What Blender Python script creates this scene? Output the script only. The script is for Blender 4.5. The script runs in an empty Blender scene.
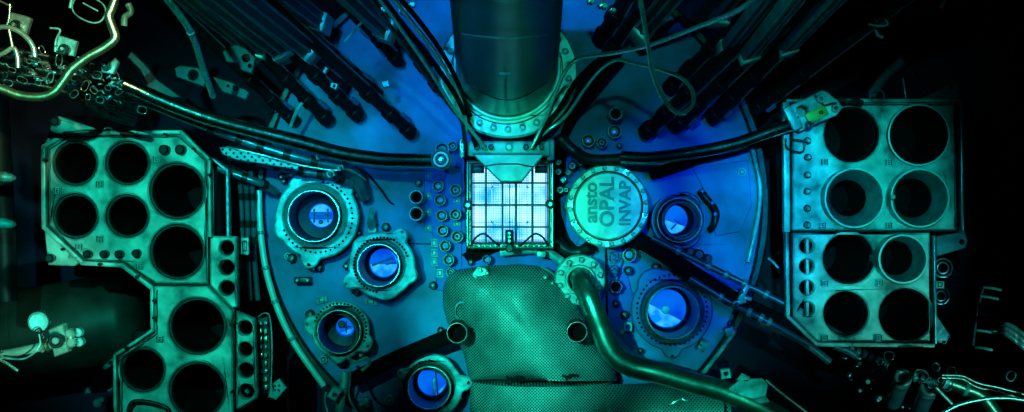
import bpy, bmesh, math, random
from mathutils import Vector, Matrix, noise
random.seed(7)
PI = math.pi
C = bpy.context.scene.collection
SC = bpy.context.scene

# ------------------------------------------------------------------ camera, world, lights, exposure
HC, FP = 7.0, 1680.0                       # camera height (m) above the vessel top plate, focal length in pixels
cam_d = bpy.data.cameras.new('camera'); cam = bpy.data.objects.new('camera', cam_d); C.objects.link(cam)
cam.location = (0, 0, HC); cam.rotation_euler = (0, 0, 0)
cam_d.sensor_width = 36; cam_d.lens = FP / 1024 * 36; cam_d.clip_start = 0.05; cam_d.clip_end = 60
SC.camera = cam
SC.view_settings.view_transform = 'Standard'; SC.view_settings.look = 'None'
SC.view_settings.gamma = 1; SC.view_settings.exposure = -0.18; SC.view_settings.use_curve_mapping = False
w = bpy.data.worlds.new('world'); SC.world = w; w.use_nodes = True
w.node_tree.nodes['Background'].inputs[0].default_value = (0.0, 0.25, 0.6, 1)
w.node_tree.nodes['Background'].inputs[1].default_value = 0.006
SC.cycles.max_bounces = 5; SC.cycles.sample_clamp_indirect = 3

def W(px, py, z=0.0):
    s = FP / (HC - z)
    return Vector(((px - 512) / s, (206 - py) / s, z))
def PX(n, z=0.0):                          # a length seen as n pixels at height z
    return n * (HC - z) / FP

def spot(name, loc, aim, power, col, size_deg, blend=0.6, rad=0.12):  # spot colours stand in for the water's tint
    d = bpy.data.lights.new(name, 'SPOT'); d.energy = power; d.color = col
    d.spot_size = math.radians(size_deg); d.spot_blend = blend; d.shadow_soft_size = rad
    o = bpy.data.objects.new(name, d); C.objects.link(o); o.location = loc
    o.rotation_euler = (Vector(aim) - Vector(loc)).to_track_quat('-Z', 'Y').to_euler()
    return o
spot('pool_lamp_left', (-1.0, 0.75, 6.1), W(190, 225, .3), 920, (0.010, 1.0, 0.66), 20, 0.9, .03)
spot('pool_lamp_core', (-1.15, 0.30, 6.0), W(520, 300, .3), 1400, (0.012, 1.0, 0.70), 11.2, 0.6, .03)
spot('fill_lid', (-0.25, 0.45, 6.4), W(606, 206, .36), 480, (0.012, 1.0, 0.55), 4.2, 0.35, .03)  # added narrow spot that brightens and greens the lid
spot('fill_guard', (0.10, -0.20, 6.5), W(700, 402, .3), 800, (0.012, 1.0, 0.66), 6.0, 0.9, .03)  # added spot for the guard and the bent pipe's end
spot('fill_right', (0.30, 0.35, 6.4), W(828, 215, .4), 1150, (0.004, 0.92, 0.86), 11.5, 1.0, .03)  # added spot that lights the right rack on its own
spot('fill_blue', (0.95, 0.5, 6.0), W(712, 225, 0), 680, (0.0, 0.04, 1.0), 12, 0.9, .05)  # added blue spot in place of the water's blue on the right floor
spot('fill_azure', (-0.65, 0.25, 6.2), W(370, 175, 0), 420, (0.0, 0.34, 1.0), 12, 0.9, .04)  # added fill that turns the upper left floor blue
spot('fill_top', (-0.75, 1.0, 5.7), W(490, 20, 0), 620, (0.004, 0.34, 1.0), 17, 0.8, .03)  # added fill to light the zone along the top edge
spot('fill_cables', (0.10, 0.62, 4.8), W(600, 15, 1.8), 110, (0.015, 1.0, 0.80), 38, 0.9, .03)  # added spot close to the cables so they stand out
spot('fill_channels', (-0.75, 0.70, 4.7), W(330, 20, 1.4), 100, (0.01, 0.85, 1.0), 32, 0.9, .03)  # added spot to brighten the channel rails
spot('fill_warm', (-0.8, 0.85, 3.2), W(45, 55, 1.4), 160, (0.62, 1.0, 0.42), 26, 0.9, .03)  # added yellow-green spot in place of the shallower water's tint
spot('fill_tool', (-0.85, -0.7, 3.1), W(50, 338, 1.2), 230, (0.20, 1.0, 0.62), 16, 1.0, .03)  # added spot to lift the tool arm
spot('fill_corner', (3.2, -1.9, 4.0), W(935, 378, .5), 260, (0.1, 1.0, 0.75), 18, 1.0, .05)  # added spot for the ribbed hose and lower right clutter
spot('fill_pipe', (-0.35, -2.1, 5.4), W(506, 98, .4), 1500, (0.01, 1.0, 0.58), 6, 1.0, .05)  # added spot to green the chimney flange

# ------------------------------------------------------------------ materials
MATS = {}
def mat(name, col, metal=0.0, rough=0.45, bump=0.15, mott=0.25, scale=14, spec=0.5, emit=None):
    m = bpy.data.materials.new(name); m.use_nodes = True; nt = m.node_tree; n = nt.nodes; L = nt.links
    b = n['Principled BSDF']
    b.inputs['Metallic'].default_value = metal; b.inputs['Roughness'].default_value = rough
    b.inputs['Specular IOR Level'].default_value = spec
    tc = n.new('ShaderNodeTexCoord'); ns = n.new('ShaderNodeTexNoise')
    ns.inputs['Scale'].default_value = scale; ns.inputs['Detail'].default_value = 6
    L.new(tc.outputs['Object'], ns.inputs['Vector'])
    r = n.new('ShaderNodeMapRange'); r.inputs[1].default_value = .3; r.inputs[2].default_value = .7
    r.inputs[3].default_value = 1 - mott; r.inputs[4].default_value = 1 + mott * .5
    L.new(ns.outputs[0], r.inputs[0])
    mx = n.new('ShaderNodeMix'); mx.data_type = 'RGBA'; mx.blend_type = 'MULTIPLY'; mx.inputs[0].default_value = 1
    mx.inputs[6].default_value = (*col, 1); L.new(r.outputs[0], mx.inputs[7]); L.new(mx.outputs[2], b.inputs['Base Color'])
    if bump:
        bp = n.new('ShaderNodeBump'); bp.inputs['Strength'].default_value = bump; bp.inputs['Distance'].default_value = .02
        L.new(ns.outputs[0], bp.inputs['Height']); L.new(bp.outputs[0], b.inputs['Normal'])
    if emit:
        b.inputs['Emission Color'].default_value = (*emit[0], 1); b.inputs['Emission Strength'].default_value = emit[1]
    MATS[name] = m; return m
STEEL = mat('brushed_steel', (.46, .47, .44), .25, .38, .12, .35, 22)
STEEL2 = mat('dull_steel', (.34, .36, .38), .3, .42, .12, .4, 26)
PLATE = mat('rack_plate_steel', (.56, .58, .56), .15, .42, .35, .85, 11)
RAIL = mat('pale_rail', (.30, .60, .66), .1, .45, .1, .5, 12)
DIMB = mat('dimmed_blue_bracket', (.03, .07, .10), .2, .5, .1, .5, 20)  # the brackets' dim light is put into this colour
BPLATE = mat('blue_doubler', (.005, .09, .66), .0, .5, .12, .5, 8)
COLLAR = mat('shaded_collar', (.03, .04, .04), .2, .5, .2, .5, 20)  # shading on the tube walls, painted as a dark ring
FLOORM = mat('vessel_plate', (.008, .225, .62), .0, .5, .12, .85, 4)  # blue tint of the water is put into the plate's colour
DEEP = mat('deep_pool_floor', (.002, .003, .045), .0, .8, .1, .5, 3)
WALLM = mat('pool_wall_liner', (.03, .05, .06), .1, .6, .1, .4, 4)
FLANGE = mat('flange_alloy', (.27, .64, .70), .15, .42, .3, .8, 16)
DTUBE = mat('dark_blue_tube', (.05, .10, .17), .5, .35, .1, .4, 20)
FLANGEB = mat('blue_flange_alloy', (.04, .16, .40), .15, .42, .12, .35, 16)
DARK = mat('dark_blackened_steel', (.014, .018, .022), .2, .4, .12, .4, 30)
ROD = mat('black_oxide_rod', (.005, .007, .012), .0, .5, 0, .3, 20, .25)
RIMM = mat('machined_rim', (.92, .93, .92), .1, .3, 0, .1, 20)
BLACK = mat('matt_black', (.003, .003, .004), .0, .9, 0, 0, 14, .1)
HOSE = mat('black_gloss_hose', (.75, .78, .78), 1.0, .20, .08, .3, 30)
TUBEM = mat('blued_tube', (.14, .28, .38), .6, .3, .15, .4, 20)
SILV = mat('bright_silver', (.80, .80, .74), .75, .25, .1, .3, 30)
YEL = mat('yellowed_pipe', (.92, .80, .50), .97, .33, .15, .5, 18)
WIRE = mat('wire_sheath', (.95, .97, .95), .85, .34, .1, .3, 50)
PIPEM = mat('dark_chimney_pipe', (.040, .060, .040), .6, .34, .15, .6, 6)
GPIPE = mat('green_bronze_pipe', (.46, .50, .42), .93, .33, .12, .4, 12)
GLASSY = mat('tube_bore', (.006, .018, .06), .3, .4, .1, .3, 20)
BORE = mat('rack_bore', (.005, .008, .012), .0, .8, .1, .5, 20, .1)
TAGM = mat('etched_tag', (.50, .55, .55), .1, .5, .1, .3, 60)
TANKM = mat('oxidised_tank', (.035, .05, .045), .2, .5, .1, .6, 7)
GOLD = mat('olive_label', (.9, .50, .06), .1, .5, .1, .4, 30)

def emitmat(name, c1, c2, strength, scale=6, kind='noise'):
    m = bpy.data.materials.new(name); m.use_nodes = True; nt = m.node_tree; n = nt.nodes; L = nt.links
    n.clear(); out = n.new('ShaderNodeOutputMaterial'); e = n.new('ShaderNodeEmission'); e.inputs[1].default_value = strength
    tc = n.new('ShaderNodeTexCoord'); t = n.new('ShaderNodeTexNoise'); t.inputs['Scale'].default_value = scale
    t.inputs['Detail'].default_value = 3
    r = n.new('ShaderNodeValToRGB'); r.color_ramp.elements[0].position = .38; r.color_ramp.elements[1].position = .62
    r.color_ramp.elements[0].color = (*c1, 1); r.color_ramp.elements[1].color = (*c2, 1)
    L.new(tc.outputs['Object'], t.inputs['Vector']); L.new(t.outputs[0], r.inputs[0]); L.new(r.outputs[0], e.inputs[0])
    L.new(e.outputs[0], out.inputs[0]); return m
GLOW = emitmat('glowing_blue_water', (.0, .07, .85), (.0, .17, 1.0), 1.0, 9)
GLOWL = emitmat('glowing_cyan_water', (.0, .25, 1.0), (.04, .55, 1.0), 1.25, 22)
CORE = emitmat('glowing_core_water', (.0, .30, 1.0), (.42, .95, 1.1), 2.5, 5)

def perfmat(name, col, pitch, hole=.30):
    m = mat(name, col, .35, .52, 0, .5, 7); nt = m.node_tree; n = nt.nodes; L = nt.links; b = n['Principled BSDF']
    tc = n.new('ShaderNodeTexCoord'); mp = n.new('ShaderNodeMapping'); mp.inputs['Rotation'].default_value = (0, 0, PI / 4)
    L.new(tc.outputs['Object'], mp.inputs[0]); v = n.new('ShaderNodeTexVoronoi'); v.voronoi_dimensions = '2D'
    v.inputs['Scale'].default_value = 1 / pitch; v.inputs['Randomness'].default_value = 0
    L.new(mp.outputs[0], v.inputs['Vector'])
    r = n.new('ShaderNodeMapRange'); r.inputs[1].default_value = hole - .06; r.inputs[2].default_value = hole + .06
    L.new(v.outputs['Distance'], r.inputs[0])
    src = b.inputs['Base Color'].links[0].from_socket
    mx = n.new('ShaderNodeMix'); mx.data_type = 'RGBA'; mx.inputs[6].default_value = (.006, .008, .01, 1)
    L.new(r.outputs[0], mx.inputs[0]); L.new(src, mx.inputs[7]); L.new(mx.outputs[2], b.inputs['Base Color'])
    L.new(r.outputs[0], b.inputs['Metallic']); 
    r2 = n.new('ShaderNodeMath'); r2.operation = 'MULTIPLY'; r2.inputs[1].default_value = .35
    L.new(r.outputs[0], r2.inputs[0]); L.new(r2.outputs[0], b.inputs['Metallic'])
    bp = n.new('ShaderNodeBump'); bp.inputs['Strength'].default_value = .3; bp.inputs['Distance'].default_value = .004
    L.new(r.outputs[0], bp.inputs['Height']); L.new(bp.outputs[0], b.inputs['Normal'])
    return m
PERF = perfmat('perforated_steel', (.85, .86, .82), .0088, .38)
PERFB = perfmat('dotted_ribbon', (.35, .50, .62), .020, .25)

# ------------------------------------------------------------------ object helpers
ROOT = {}
def thing(name, label, cat, loc, group=None):
    o = bpy.data.objects.new(name, None); C.objects.link(o); o.location = loc
    o.empty_display_size = .05; o['label'] = label; o['category'] = cat
    if group: o['group'] = group
    ROOT[o.name] = Vector(loc); return o
def to_mesh(src):
    if isinstance(src, bmesh.types.BMesh):
        bmesh.ops.recalc_face_normals(src, faces=src.faces)
        me = bpy.data.meshes.new('m'); src.to_mesh(me); src.free(); return me
    return src
def obj(name, src, m, parent=None, smooth=True, label=None, cat=None, group=None, kind=None, angle=35):
    me = to_mesh(src); me.name = name
    o = bpy.data.objects.new(name, me); C.objects.link(o)
    me.materials.clear(); me.materials.append(m)
    if smooth:
        for p in me.polygons: p.use_smooth = True
        me.set_sharp_from_angle(angle=math.radians(angle))
    if parent:
        off = ROOT[parent.name]; o.parent = parent
    else:
        co = [v.co for v in me.vertices]
        off = Vector(((min(c.x for c in co) + max(c.x for c in co)) / 2, (min(c.y for c in co) + max(c.y for c in co)) / 2, min(c.z for c in co)))
        o.location = off
    ROOT[o.name] = off
    me.transform(Matrix.Translation(-off))
    if label: o['label'] = label
    if cat: o['category'] = cat
    if group: o['group'] = group
    if kind: o['kind'] = kind
    return o

def NB(): return bmesh.new()
def box(bm, c, size, rz=0.0, M=None):
    r = bmesh.ops.create_cube(bm, size=1)['verts']
    T = Matrix.Translation(c) @ (M if M else Matrix.Rotation(rz, 4, 'Z')) @ Matrix.Diagonal((*size, 1))
    bmesh.ops.transform(bm, matrix=T, verts=r); return r
def bbox(bm, c, size, rz=0.0, bev=.003, M=None):
    t = bmesh.new(); box(t, c, size, rz, M)
    bmesh.ops.bevel(t, geom=t.edges[:], offset=min(bev, min(size) * .3), segments=2, affect='EDGES', profile=.5)
    me = bpy.data.meshes.new('t'); t.to_mesh(me); t.free(); bm.from_mesh(me); bpy.data.meshes.remove(me)
def lathe(bm, c, prof, n=40, M=None, close=False):
    T = Matrix.Translation(c) @ (M if M else Matrix.Identity(4)); rows = []
    for r, z in prof:
        if r < 1e-6: rows.append([bm.verts.new(T @ Vector((0, 0, z)))])
        else: rows.append([bm.verts.new(T @ Vector((r * math.cos(2 * PI * i / n), r * math.sin(2 * PI * i / n), z))) for i in range(n)])
    prs = list(zip(rows, rows[1:]))
    if close: prs.append((rows[-1], rows[0]))
    for a, b in prs:
        for i in range(n):
            j = (i + 1) % n
            if len(a) == 1 and len(b) == 1: continue
            if len(a) == 1: bm.faces.new((a[0], b[i], b[j]))
            elif len(b) == 1: bm.faces.new((a[i], a[j], b[0]))
            else: bm.faces.new((a[i], a[j], b[j], b[i]))
def ring(bm, c, r0, r1, z0, z1, n=48, bev=.003, M=None):
    b = min(bev, (r1 - r0) * .3, abs(z1 - z0) * .3)
    lathe(bm, c, [(r0, z0), (r1, z0), (r1, z1 - b), (r1 - b, z1), (r0 + b, z1), (r0, z1 - b)], n, M, True)
def disc(bm, c, r, z0, z1, n=32, bev=.003, M=None):
    b = min(bev, r * .3, abs(z1 - z0) * .3)
    lathe(bm, c, [(0, z0), (r, z0), (r, z1 - b), (r - b, z1), (0, z1)], n, M)
def spline(pts, k=8, closed=False):
    P = [Vector(p) for p in pts]; out = []; N = len(P)
    for i in range(N if closed else N - 1):
        if closed: a, b, c, d = P[(i - 1) % N], P[i], P[(i + 1) % N], P[(i + 2) % N]
        else: a, b, c, d = P[max(i - 1, 0)], P[i], P[i + 1], P[min(i + 2, N - 1)]
        for j in range(k):
            t = j / k
            out.append(.5 * ((2 * b) + (c - a) * t + (2 * a - 5 * b + 4 * c - d) * t * t + (3 * b - a - 3 * c + d) * t ** 3))
    if not closed: out.append(P[-1])
    return out
def sweep(bm, pts, r, n=12, closed=False, caps=True):
    N = len(pts); R = r if isinstance(r, (list, tuple)) else [r] * N
    tan = []
    for i in range(N):
        a = pts[(i - 1) % N] if closed or i > 0 else pts[0]; b = pts[(i + 1) % N] if closed or i < N - 1 else pts[-1]
        t = (b - a); tan.append(t.normalized() if t.length > 1e-9 else Vector((0, 0, 1)))
    u = tan[0].orthogonal().normalized(); rows = []
    for i in range(N):
        u = (u - tan[i] * u.dot(tan[i])).normalized(); v = tan[i].cross(u)
        rows.append([bm.verts.new(pts[i] + (u * math.cos(2 * PI * j / n) + v * math.sin(2 * PI * j / n)) * R[i]) for j in range(n)])
    for i in range(N if closed else N - 1):
        a = rows[i]; b = rows[(i + 1) % N]; sh = 0
        if closed and i == N - 1:
            sh = min(range(n), key=lambda s: sum((a[q].co - b[(q + s) % n].co).length for q in range(n)))
        for j in range(n):
            bm.faces.new((a[j], a[(j + 1) % n], b[(j + 1 + sh) % n], b[(j + sh) % n]))
    if caps and not closed: bm.faces.new(rows[0][::-1]); bm.faces.new(rows[-1])
def pipe(pp, rpx, k=8, n=12, closed=False):
    """pp: (px, py, z) points; rpx: radius in pixels at the first point's height"""
    pts = spline([W(*p) for p in pp], k, closed); bm = NB()
    sweep(bm, pts, PX(rpx, pp[0][2]), n, closed); return bm
def circ(cx, cy, r, n=40, ph=0): return [(cx + r * math.cos(2 * PI * i / n + ph), cy + r * math.sin(2 * PI * i / n + ph)) for i in range(n)]
from mathutils.geometry import tessellate_polygon
def inset(lp, d):
    """move every point of a loop by d to its left (loops run anticlockwise outside, clockwise inside)"""
    n = len(lp); out = []
    for i in range(n):
        p, q, r = Vector(lp[i - 1]), Vector(lp[i]), Vector(lp[(i + 1) % n]); e = (q - p).normalized(); f = (r - q).normalized()
        m = Vector((-e.y - f.y, e.x + f.x)); l = m.length
        m = m / l if l > 1e-6 else Vector((-e.y, e.x)); c_ = max(.5, m.dot(Vector((-e.y, e.x))))
        out.append(q + m * (d / c_))
    return out
def area(lp): return sum(lp[i - 1][0] * lp[i][1] - lp[i][0] * lp[i - 1][1] for i in range(len(lp))) / 2
def plate(outer, holes, z0, z1, bev=.004):
    """flat plate in world xy with real holes and a chamfered edge"""
    loops = [list(outer) if area(outer) > 0 else list(outer)[::-1]] + [list(h) if area(h) < 0 else list(h)[::-1] for h in holes]
    b = min(bev, (z1 - z0) * .4); bm = bmesh.new(); top = []; mid = []; bot = []
    for k, lp in enumerate(loops):
        bb = min(b, abs(area(lp)) ** .5 * .08); ins = inset(lp, bb)
        bot.append([bm.verts.new((p[0], p[1], z0)) for p in lp]); mid.append([bm.verts.new((p[0], p[1], z1 - b)) for p in lp]); top.append([bm.verts.new((p[0], p[1], z1)) for p in ins])
    tris = tessellate_polygon([[Vector((p[0], p[1], 0)) for p in lp] for lp in loops])
    ft = [v for l in top for v in l]; fb = [v for l in bot for v in l]
    for t in tris:
        try: bm.faces.new([ft[i] for i in t]); bm.faces.new([fb[i] for i in t][::-1])
        except ValueError: pass
    for A_, B_ in ((bot, mid), (mid, top)):
        for la, lb in zip(A_, B_):
            for i in range(len(la)): bm.faces.new((la[i - 1], la[i], lb[i], lb[i - 1]))
    bmesh.ops.recalc_face_normals(bm, faces=bm.faces)
    me = bpy.data.meshes.new('p'); bm.to_mesh(me); bm.free(); return me
def wp(pts, z): return [tuple(W(x, y, z)[:2]) for x, y in pts]
def wc(px, py, rpx, z, n=40):
    c = W(px, py, z); return circ(c.x, c.y, PX(rpx, z), n)
def bolt_bm(c, r, h, washer=True, hexed=True):
    bm = NB()
    if washer: disc(bm, c, r * 1.5, 0, h * .25, 20, .001)
    disc(bm, c, r, h * .25, h, 6 if hexed else 16, .002); return bm

def rebate(o, label):
    o['label'] = label
def dirM(v): return Vector(v).to_track_quat('Z', 'Y').to_matrix().to_4x4()

# ------------------------------------------------------------------ the setting
bm = NB(); disc(bm, Vector((0, 0, 0)), 4.3, -1.45, -1.3, 96); obj('floor', bm, DEEP, kind='structure')
bm = NB(); ring(bm, Vector((0, 0, 0)), 4.2, 4.35, -1.45, 6.9, 96); obj('wall_round', bm, WALLM, kind='structure')

# ------------------------------------------------------------------ reactor vessel: round plate that everything stands on
PORTS = [  # px, py of rim centre, rim radius, bore radius, glow radius
    (315, 216, 25.5, 21), (379.5, 265, 21, 18), (340, 331, 21.5, 17), (429.5, 387, 21.5, 18), (678.5, 220, 22, 18), (672, 312, 26, 22)]
FINE = [(414.5, 196.5), (414.5, 213.6), (438, 186), (440, 200), (441.5, 215.6), (442.5, 230.6), (445, 246), (448.6, 260), (456, 190), (455.4, 214.6), (457, 236.7),
        (616, 114), (614.6, 131.5), (588.5, 140.6), (602, 142.6), (629.5, 255), (616, 286)]
vessel = thing('reactor_vessel', 'wide round blue vessel plate pierced by six glowing ports, spanning the middle of the pool', 'reactor vessel', (0, 0, -1.3))
RV = 1.035
outer = circ(0, 0, RV, 120)
holes = [wc(x, y, r + 1, 0) for x, y, r, b in PORTS] + [wc(509.5, 204, 46, 0, 4)]
holes[-1] = wp([(470, 164), (549, 164), (549, 244), (470, 244)], 0)
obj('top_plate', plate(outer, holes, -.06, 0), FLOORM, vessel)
bm = NB(); ring(bm, Vector((0, 0, 0)), RV - .002, RV + .035, -.10, .03, 120, .008); obj('rim', bm, DARK, vessel)
bm = NB(); ring(bm, Vector((0, 0, 0)), RV - .05, RV, -1.3, -.06, 96); obj('shell', bm, FLANGEB, vessel)
# raised seam plates seen on the vessel top (shallow steps)
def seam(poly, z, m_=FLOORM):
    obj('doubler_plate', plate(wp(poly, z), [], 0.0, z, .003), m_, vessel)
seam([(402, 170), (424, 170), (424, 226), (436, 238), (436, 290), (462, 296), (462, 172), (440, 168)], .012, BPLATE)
obj('doubler_plate', plate(wp([(509 + 78 * math.cos(2 * PI * i / 64), 204 + 84 * math.sin(2 * PI * i / 64)) for i in range(64)], 0), [wp([(470, 164), (549, 164), (549, 244), (470, 244)], 0)], 0.0, .006, .002), BPLATE, vessel)  # ring added round the core, blue put in its colour against green light
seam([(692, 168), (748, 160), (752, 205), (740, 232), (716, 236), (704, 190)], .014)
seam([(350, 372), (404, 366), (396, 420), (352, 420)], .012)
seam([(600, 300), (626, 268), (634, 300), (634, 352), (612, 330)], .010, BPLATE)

# ------------------------------------------------------------------ the six port flanges
def polar(cx, cy, base, ears, z, n=120, wob=0.0):
    """flange outline: circle with ears [(angle deg, extra px, half width deg)]; image angles, clockwise from +x"""
    P = []
    for i in range(n):
        a = 360 * i / n; r = base
        for ea, ex, hw in ears:
            d = abs((a - ea + 180) % 360 - 180)
            if d < hw: r = max(r, base + ex * (1 - (d / hw) ** 2) ** .8)
        r += wob * math.sin(math.radians(a * 5 + 30))
        P.append((cx + r * math.cos(math.radians(a)), cy + r * math.sin(math.radians(a))))
    return wp(P, z)
def port(px, py, rim, fl, glow, zf, label, ears, m, slots, extra=None, off=(0, 0), rimw=1.4, wide=None, gap=4):
    t = thing('port_flange', label, 'flange', W(px, py, 0), 'port flanges on the vessel plate')
    fx, fy = px + off[0], py + off[1]
    hs = [wc(px, py, rim + gap - .5, zf)]
    rs = wide or (fl - 6); SB = None
    for i in range(slots[0]):
        a = math.radians(slots[1] + i * slots[2]); SB = SB or NB(); disc(SB, W(fx + rs * math.cos(a), fy + rs * math.sin(a), zf), PX(1.2), -.004, .003, 10, .001)
    for ea, ex, hw in ears:
        a = math.radians(ea); q = fl + ex - 3.6
        if ex >= 7: hs.append(wc(fx + q * math.cos(a), fy + q * math.sin(a), 1.5, zf, 12))
    obj('flange_plate', plate(polar(fx, fy, fl, ears, zf), hs, zf - .03, zf, .006), m, t)
    if SB: obj('slot_ring', SB, BLACK, t)
    c = W(px, py, 0)
    bm = NB(); ring(bm, c, PX(fl - 11), PX(fl - 7), 0, zf - .03, 64); obj('pedestal', bm, DARK, t)
    # stepped recess between flange and tube
    c2 = W(px, py, zf)
    bm = NB(); ring(bm, Vector((c2.x, c2.y, 0)), PX(rim + .2), PX(rim + gap - .5), 0, zf - .02, 64, .003); obj('seat_ring', bm, DARK, t)
    bm = NB(); ring(bm, Vector((c2.x, c2.y, 0)), PX(rim - rimw), PX(rim), 0, zf + .05, 64, .003); obj('rim', bm, SILV if m is FLANGE else FLANGE, t)
    z1 = zf - .20; g = PX(glow, z1)
    bm = NB(); lathe(bm, Vector((c2.x, c2.y, 0)), [(PX(rim - rimw), zf + .03), (PX(rim - rimw - .2), zf - .02), (PX(rim - 3), z1), (g, z1 - .01), (g, z1 - .05), (PX(rim - 2), z1 - .05), (PX(rim), z1 + .02), (PX(rim - rimw + .5), zf)], 64, None, True)
    obj('tube_liner', bm, GLASSY, t)
    bm = NB(); disc(bm, Vector((c2.x, c2.y, 0)), g * 1.02, z1 - .06, z1 - .04, 48); obj('glowing_water', bm, GLOW, t)
    if extra: extra(t, Vector((c2.x, c2.y, z1)), g)
    return t
def seg_bm(c, r, a0, a1, z0, z1, inner=0.0, n=24):
    P = [(c.x + r * math.cos(math.radians(a0 + (a1 - a0) * i / n)), c.y + r * math.sin(math.radians(a0 + (a1 - a0) * i / n))) for i in range(n + 1)]
    if inner: P += [(c.x + inner * math.cos(math.radians(a1 + (a0 - a1) * i / n)), c.y + inner * math.sin(math.radians(a1 + (a0 - a1) * i / n))) for i in range(n + 1)]
    return plate(P, [], c.z + z0, c.z + z1, .001)
def ex1(t, c, g):
    obj('lower_window', seg_bm(c, g * .9, 200, 340, -.035, -.025), GLOWL, t)
    obj('upper_window', seg_bm(c, g * .9, 20, 160, -.035, -.025), GLOWL, t)
    bm = NB(); box(bm, c + Vector((-g * .55, 0, -.015)), (g * .12, g * 1.1, .02)); box(bm, c + Vector((g * .55, 0, -.015)), (g * .12, g * 1.1, .02))
    box(bm, c + Vector((0, 0, -.015)), (g * 1.1, g * .14, .02)); disc(bm, c + Vector((0, -g * .5, -.02)), g * .17, 0, .02, 16)
    obj('grapple_handle', bm, DARK, t)
def ex2(t, c, g):
    obj('lower_window', seg_bm(c, g * .92, 185, 355, -.036, -.028), GLOWL, t)
    obj('side_window', seg_bm(c, g * .92, 5, 55, -.036, -.028), GLOWL, t)
    bm = NB(); box(bm, c + Vector((-g * .1, g * .1, -.02)), (g * 1.5, g * .16, .02), .35); box(bm, c + Vector((g * .5, -g * .02, -.02)), (g * .7, g * .1, .02), .2)
    obj('crossbar', bm, GLASSY, t)
def ex3(t, c, g):
    obj('lower_window', seg_bm(c, g * .8, 230, 350, -.036, -.028), GLOWL, t)
    bm = NB(); box(bm, c + Vector((g * .1, 0, -.02)), (g * .14, g * 1.2, .02)); box(bm, c + Vector((0, 0, -.02)), (g * 1.3, g * .14, .02), .1)
    disc(bm, c + Vector((-g * .4, g * .3, -.03)), g * .4, 0, .02, 20); obj('grapple_handle', bm, GLASSY, t)
def ex4(t, c, g):
    obj('side_window', seg_bm(c, g * .95, 285, 350, -.036, -.028), GLOWL, t)
    bm = NB(); box(bm, c + Vector((g * .12, -g * .35, -.018)), (g * .16, g * 1.1, .02)); obj('silver_pin', bm, SILV, t)
    bm = NB(); box(bm, c + Vector((g * .32, 0, -.02)), (g * .10, g * 1.7, .02), .1); obj('crossbar', bm, GLASSY, t)
def ex5(t, c, g):
    obj('lower_window', seg_bm(c, g * .95, 175, 330, -.036, -.028), GLOWL, t)
    bm = NB(); box(bm, c + Vector((0, -g * .5, -.018)), (g * .5, g * .08, .02), .8); box(bm, c + Vector((g * .35, -g * .2, -.018)), (g * .7, g * .06, .02), -.6); obj('crossbar', bm, GLASSY, t)
def ex6(t, c, g):
    obj('lower_window', seg_bm(c, g * .95, 165, 320, -.036, -.028), GLOWL, t)
    bm = NB(); disc(bm, c + Vector((-g * .08, -g * .04, -.03)), g * .22, 0, .03, 24); obj('centre_boss', bm, FLANGE, t)
port(315, 216, 25.5, 42, 12.5, .16, 'largest pale cyan port flange, upper left of the vessel, H-shaped grapple in its glow',
     [(250, 6, 22), (100, 10, 14), (160, 3, 14), (315, 7, 12)], FLANGE, (30, -80, 8.2), ex1, (2, 1), wide=35.5, gap=7)
port(379.5, 265, 21, 33.5, 14.5, .20, 'cyan eared port flange beside the perforated cover, second from the top on the left side',
     [(302, 9, 15), (152, 10, 15), (20, 4, 14), (225, 3, 16), (80, 2, 20)], FLANGE, (34, 100, 7.3), ex2, (2, 0), wide=27.5, gap=4.5)
port(340, 331, 21.5, 29, 9.5, .17, 'cyan port flange with toothed bolt ring and the smallest glow, third down the left side',
     [(190, 8, 20), (30, 7, 20), (95, 5, 16)], FLANGE, (24, 200, 8), ex3, (0, -1), wide=26.5, gap=3.5)
port(429.5, 387, 21.5, 31, 14.5, .17, 'cyan port flange at the bottom edge left of the perforated cover',
     [(205, 7, 12), (352, 10, 15), (275, 3, 40)], FLANGE, (26, 90, 7), ex4, (2, 1), wide=27.5, gap=4.5)
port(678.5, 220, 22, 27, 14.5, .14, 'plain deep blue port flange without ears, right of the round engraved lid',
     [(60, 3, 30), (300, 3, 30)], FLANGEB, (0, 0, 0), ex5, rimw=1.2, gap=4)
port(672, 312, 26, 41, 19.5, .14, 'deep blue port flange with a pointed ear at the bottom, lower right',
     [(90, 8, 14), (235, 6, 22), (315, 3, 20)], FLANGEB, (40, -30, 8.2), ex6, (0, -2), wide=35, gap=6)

# nuts and studs on the vessel plate
NUTS = [(386.5, 227, 4.3, 'dark stud above the eared cyan flange'), (406, 240, 4, 'dark stud up and right of the eared cyan flange'), (357.5, 291, 4.3, 'dark stud below left of the eared cyan flange'),
        (433.5, 285, 4, 'dark stud left of the perforated cover corner'), (320, 267, 4.6, 'dark stud below the largest flange'), (359.5, 233, 3.5, 'dark stud between the largest and the eared flange'),
        (407, 240.5, 0, ''), (419, 183, 3.6, 'dark stud above the two open black tubes'), (471, 262, 3.2, 'small dark stud above the perforated cover'),
        (311, 314, 4.6, 'dark stud up and left of the toothed flange'), (372, 342, 4.4, 'dark stud right of the toothed flange'), (293, 258, 4.4, 'dark stud beside the light ring below the largest flange'),
        (461, 398, 3.6, 'dark stud right of the bottom flange'), (655, 266.5, 4, 'blue-black stud between the two deep blue flanges'), (619, 146, 3, 'tiny stud beside the four tubes above the lid'),
        (615.5, 303, 3.6, 'blue-black stud below the hexagonal socket'), (624, 314, 4, 'blue-black stud above the small square clamp'), (628, 270.5, 4.6, 'blue-black stud right of the coiled fittings'),
        (285, 181, 3.4, 'dark stud on the upper left shoulder of the largest flange'), (640, 350, 3, 'blue-black stud lower left of the pointed flange'), (358, 195, 3.2, 'dark stud up and right of the largest flange'),
        (441, 330, 3.5, 'dark stud left of the cover stub')]
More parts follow.
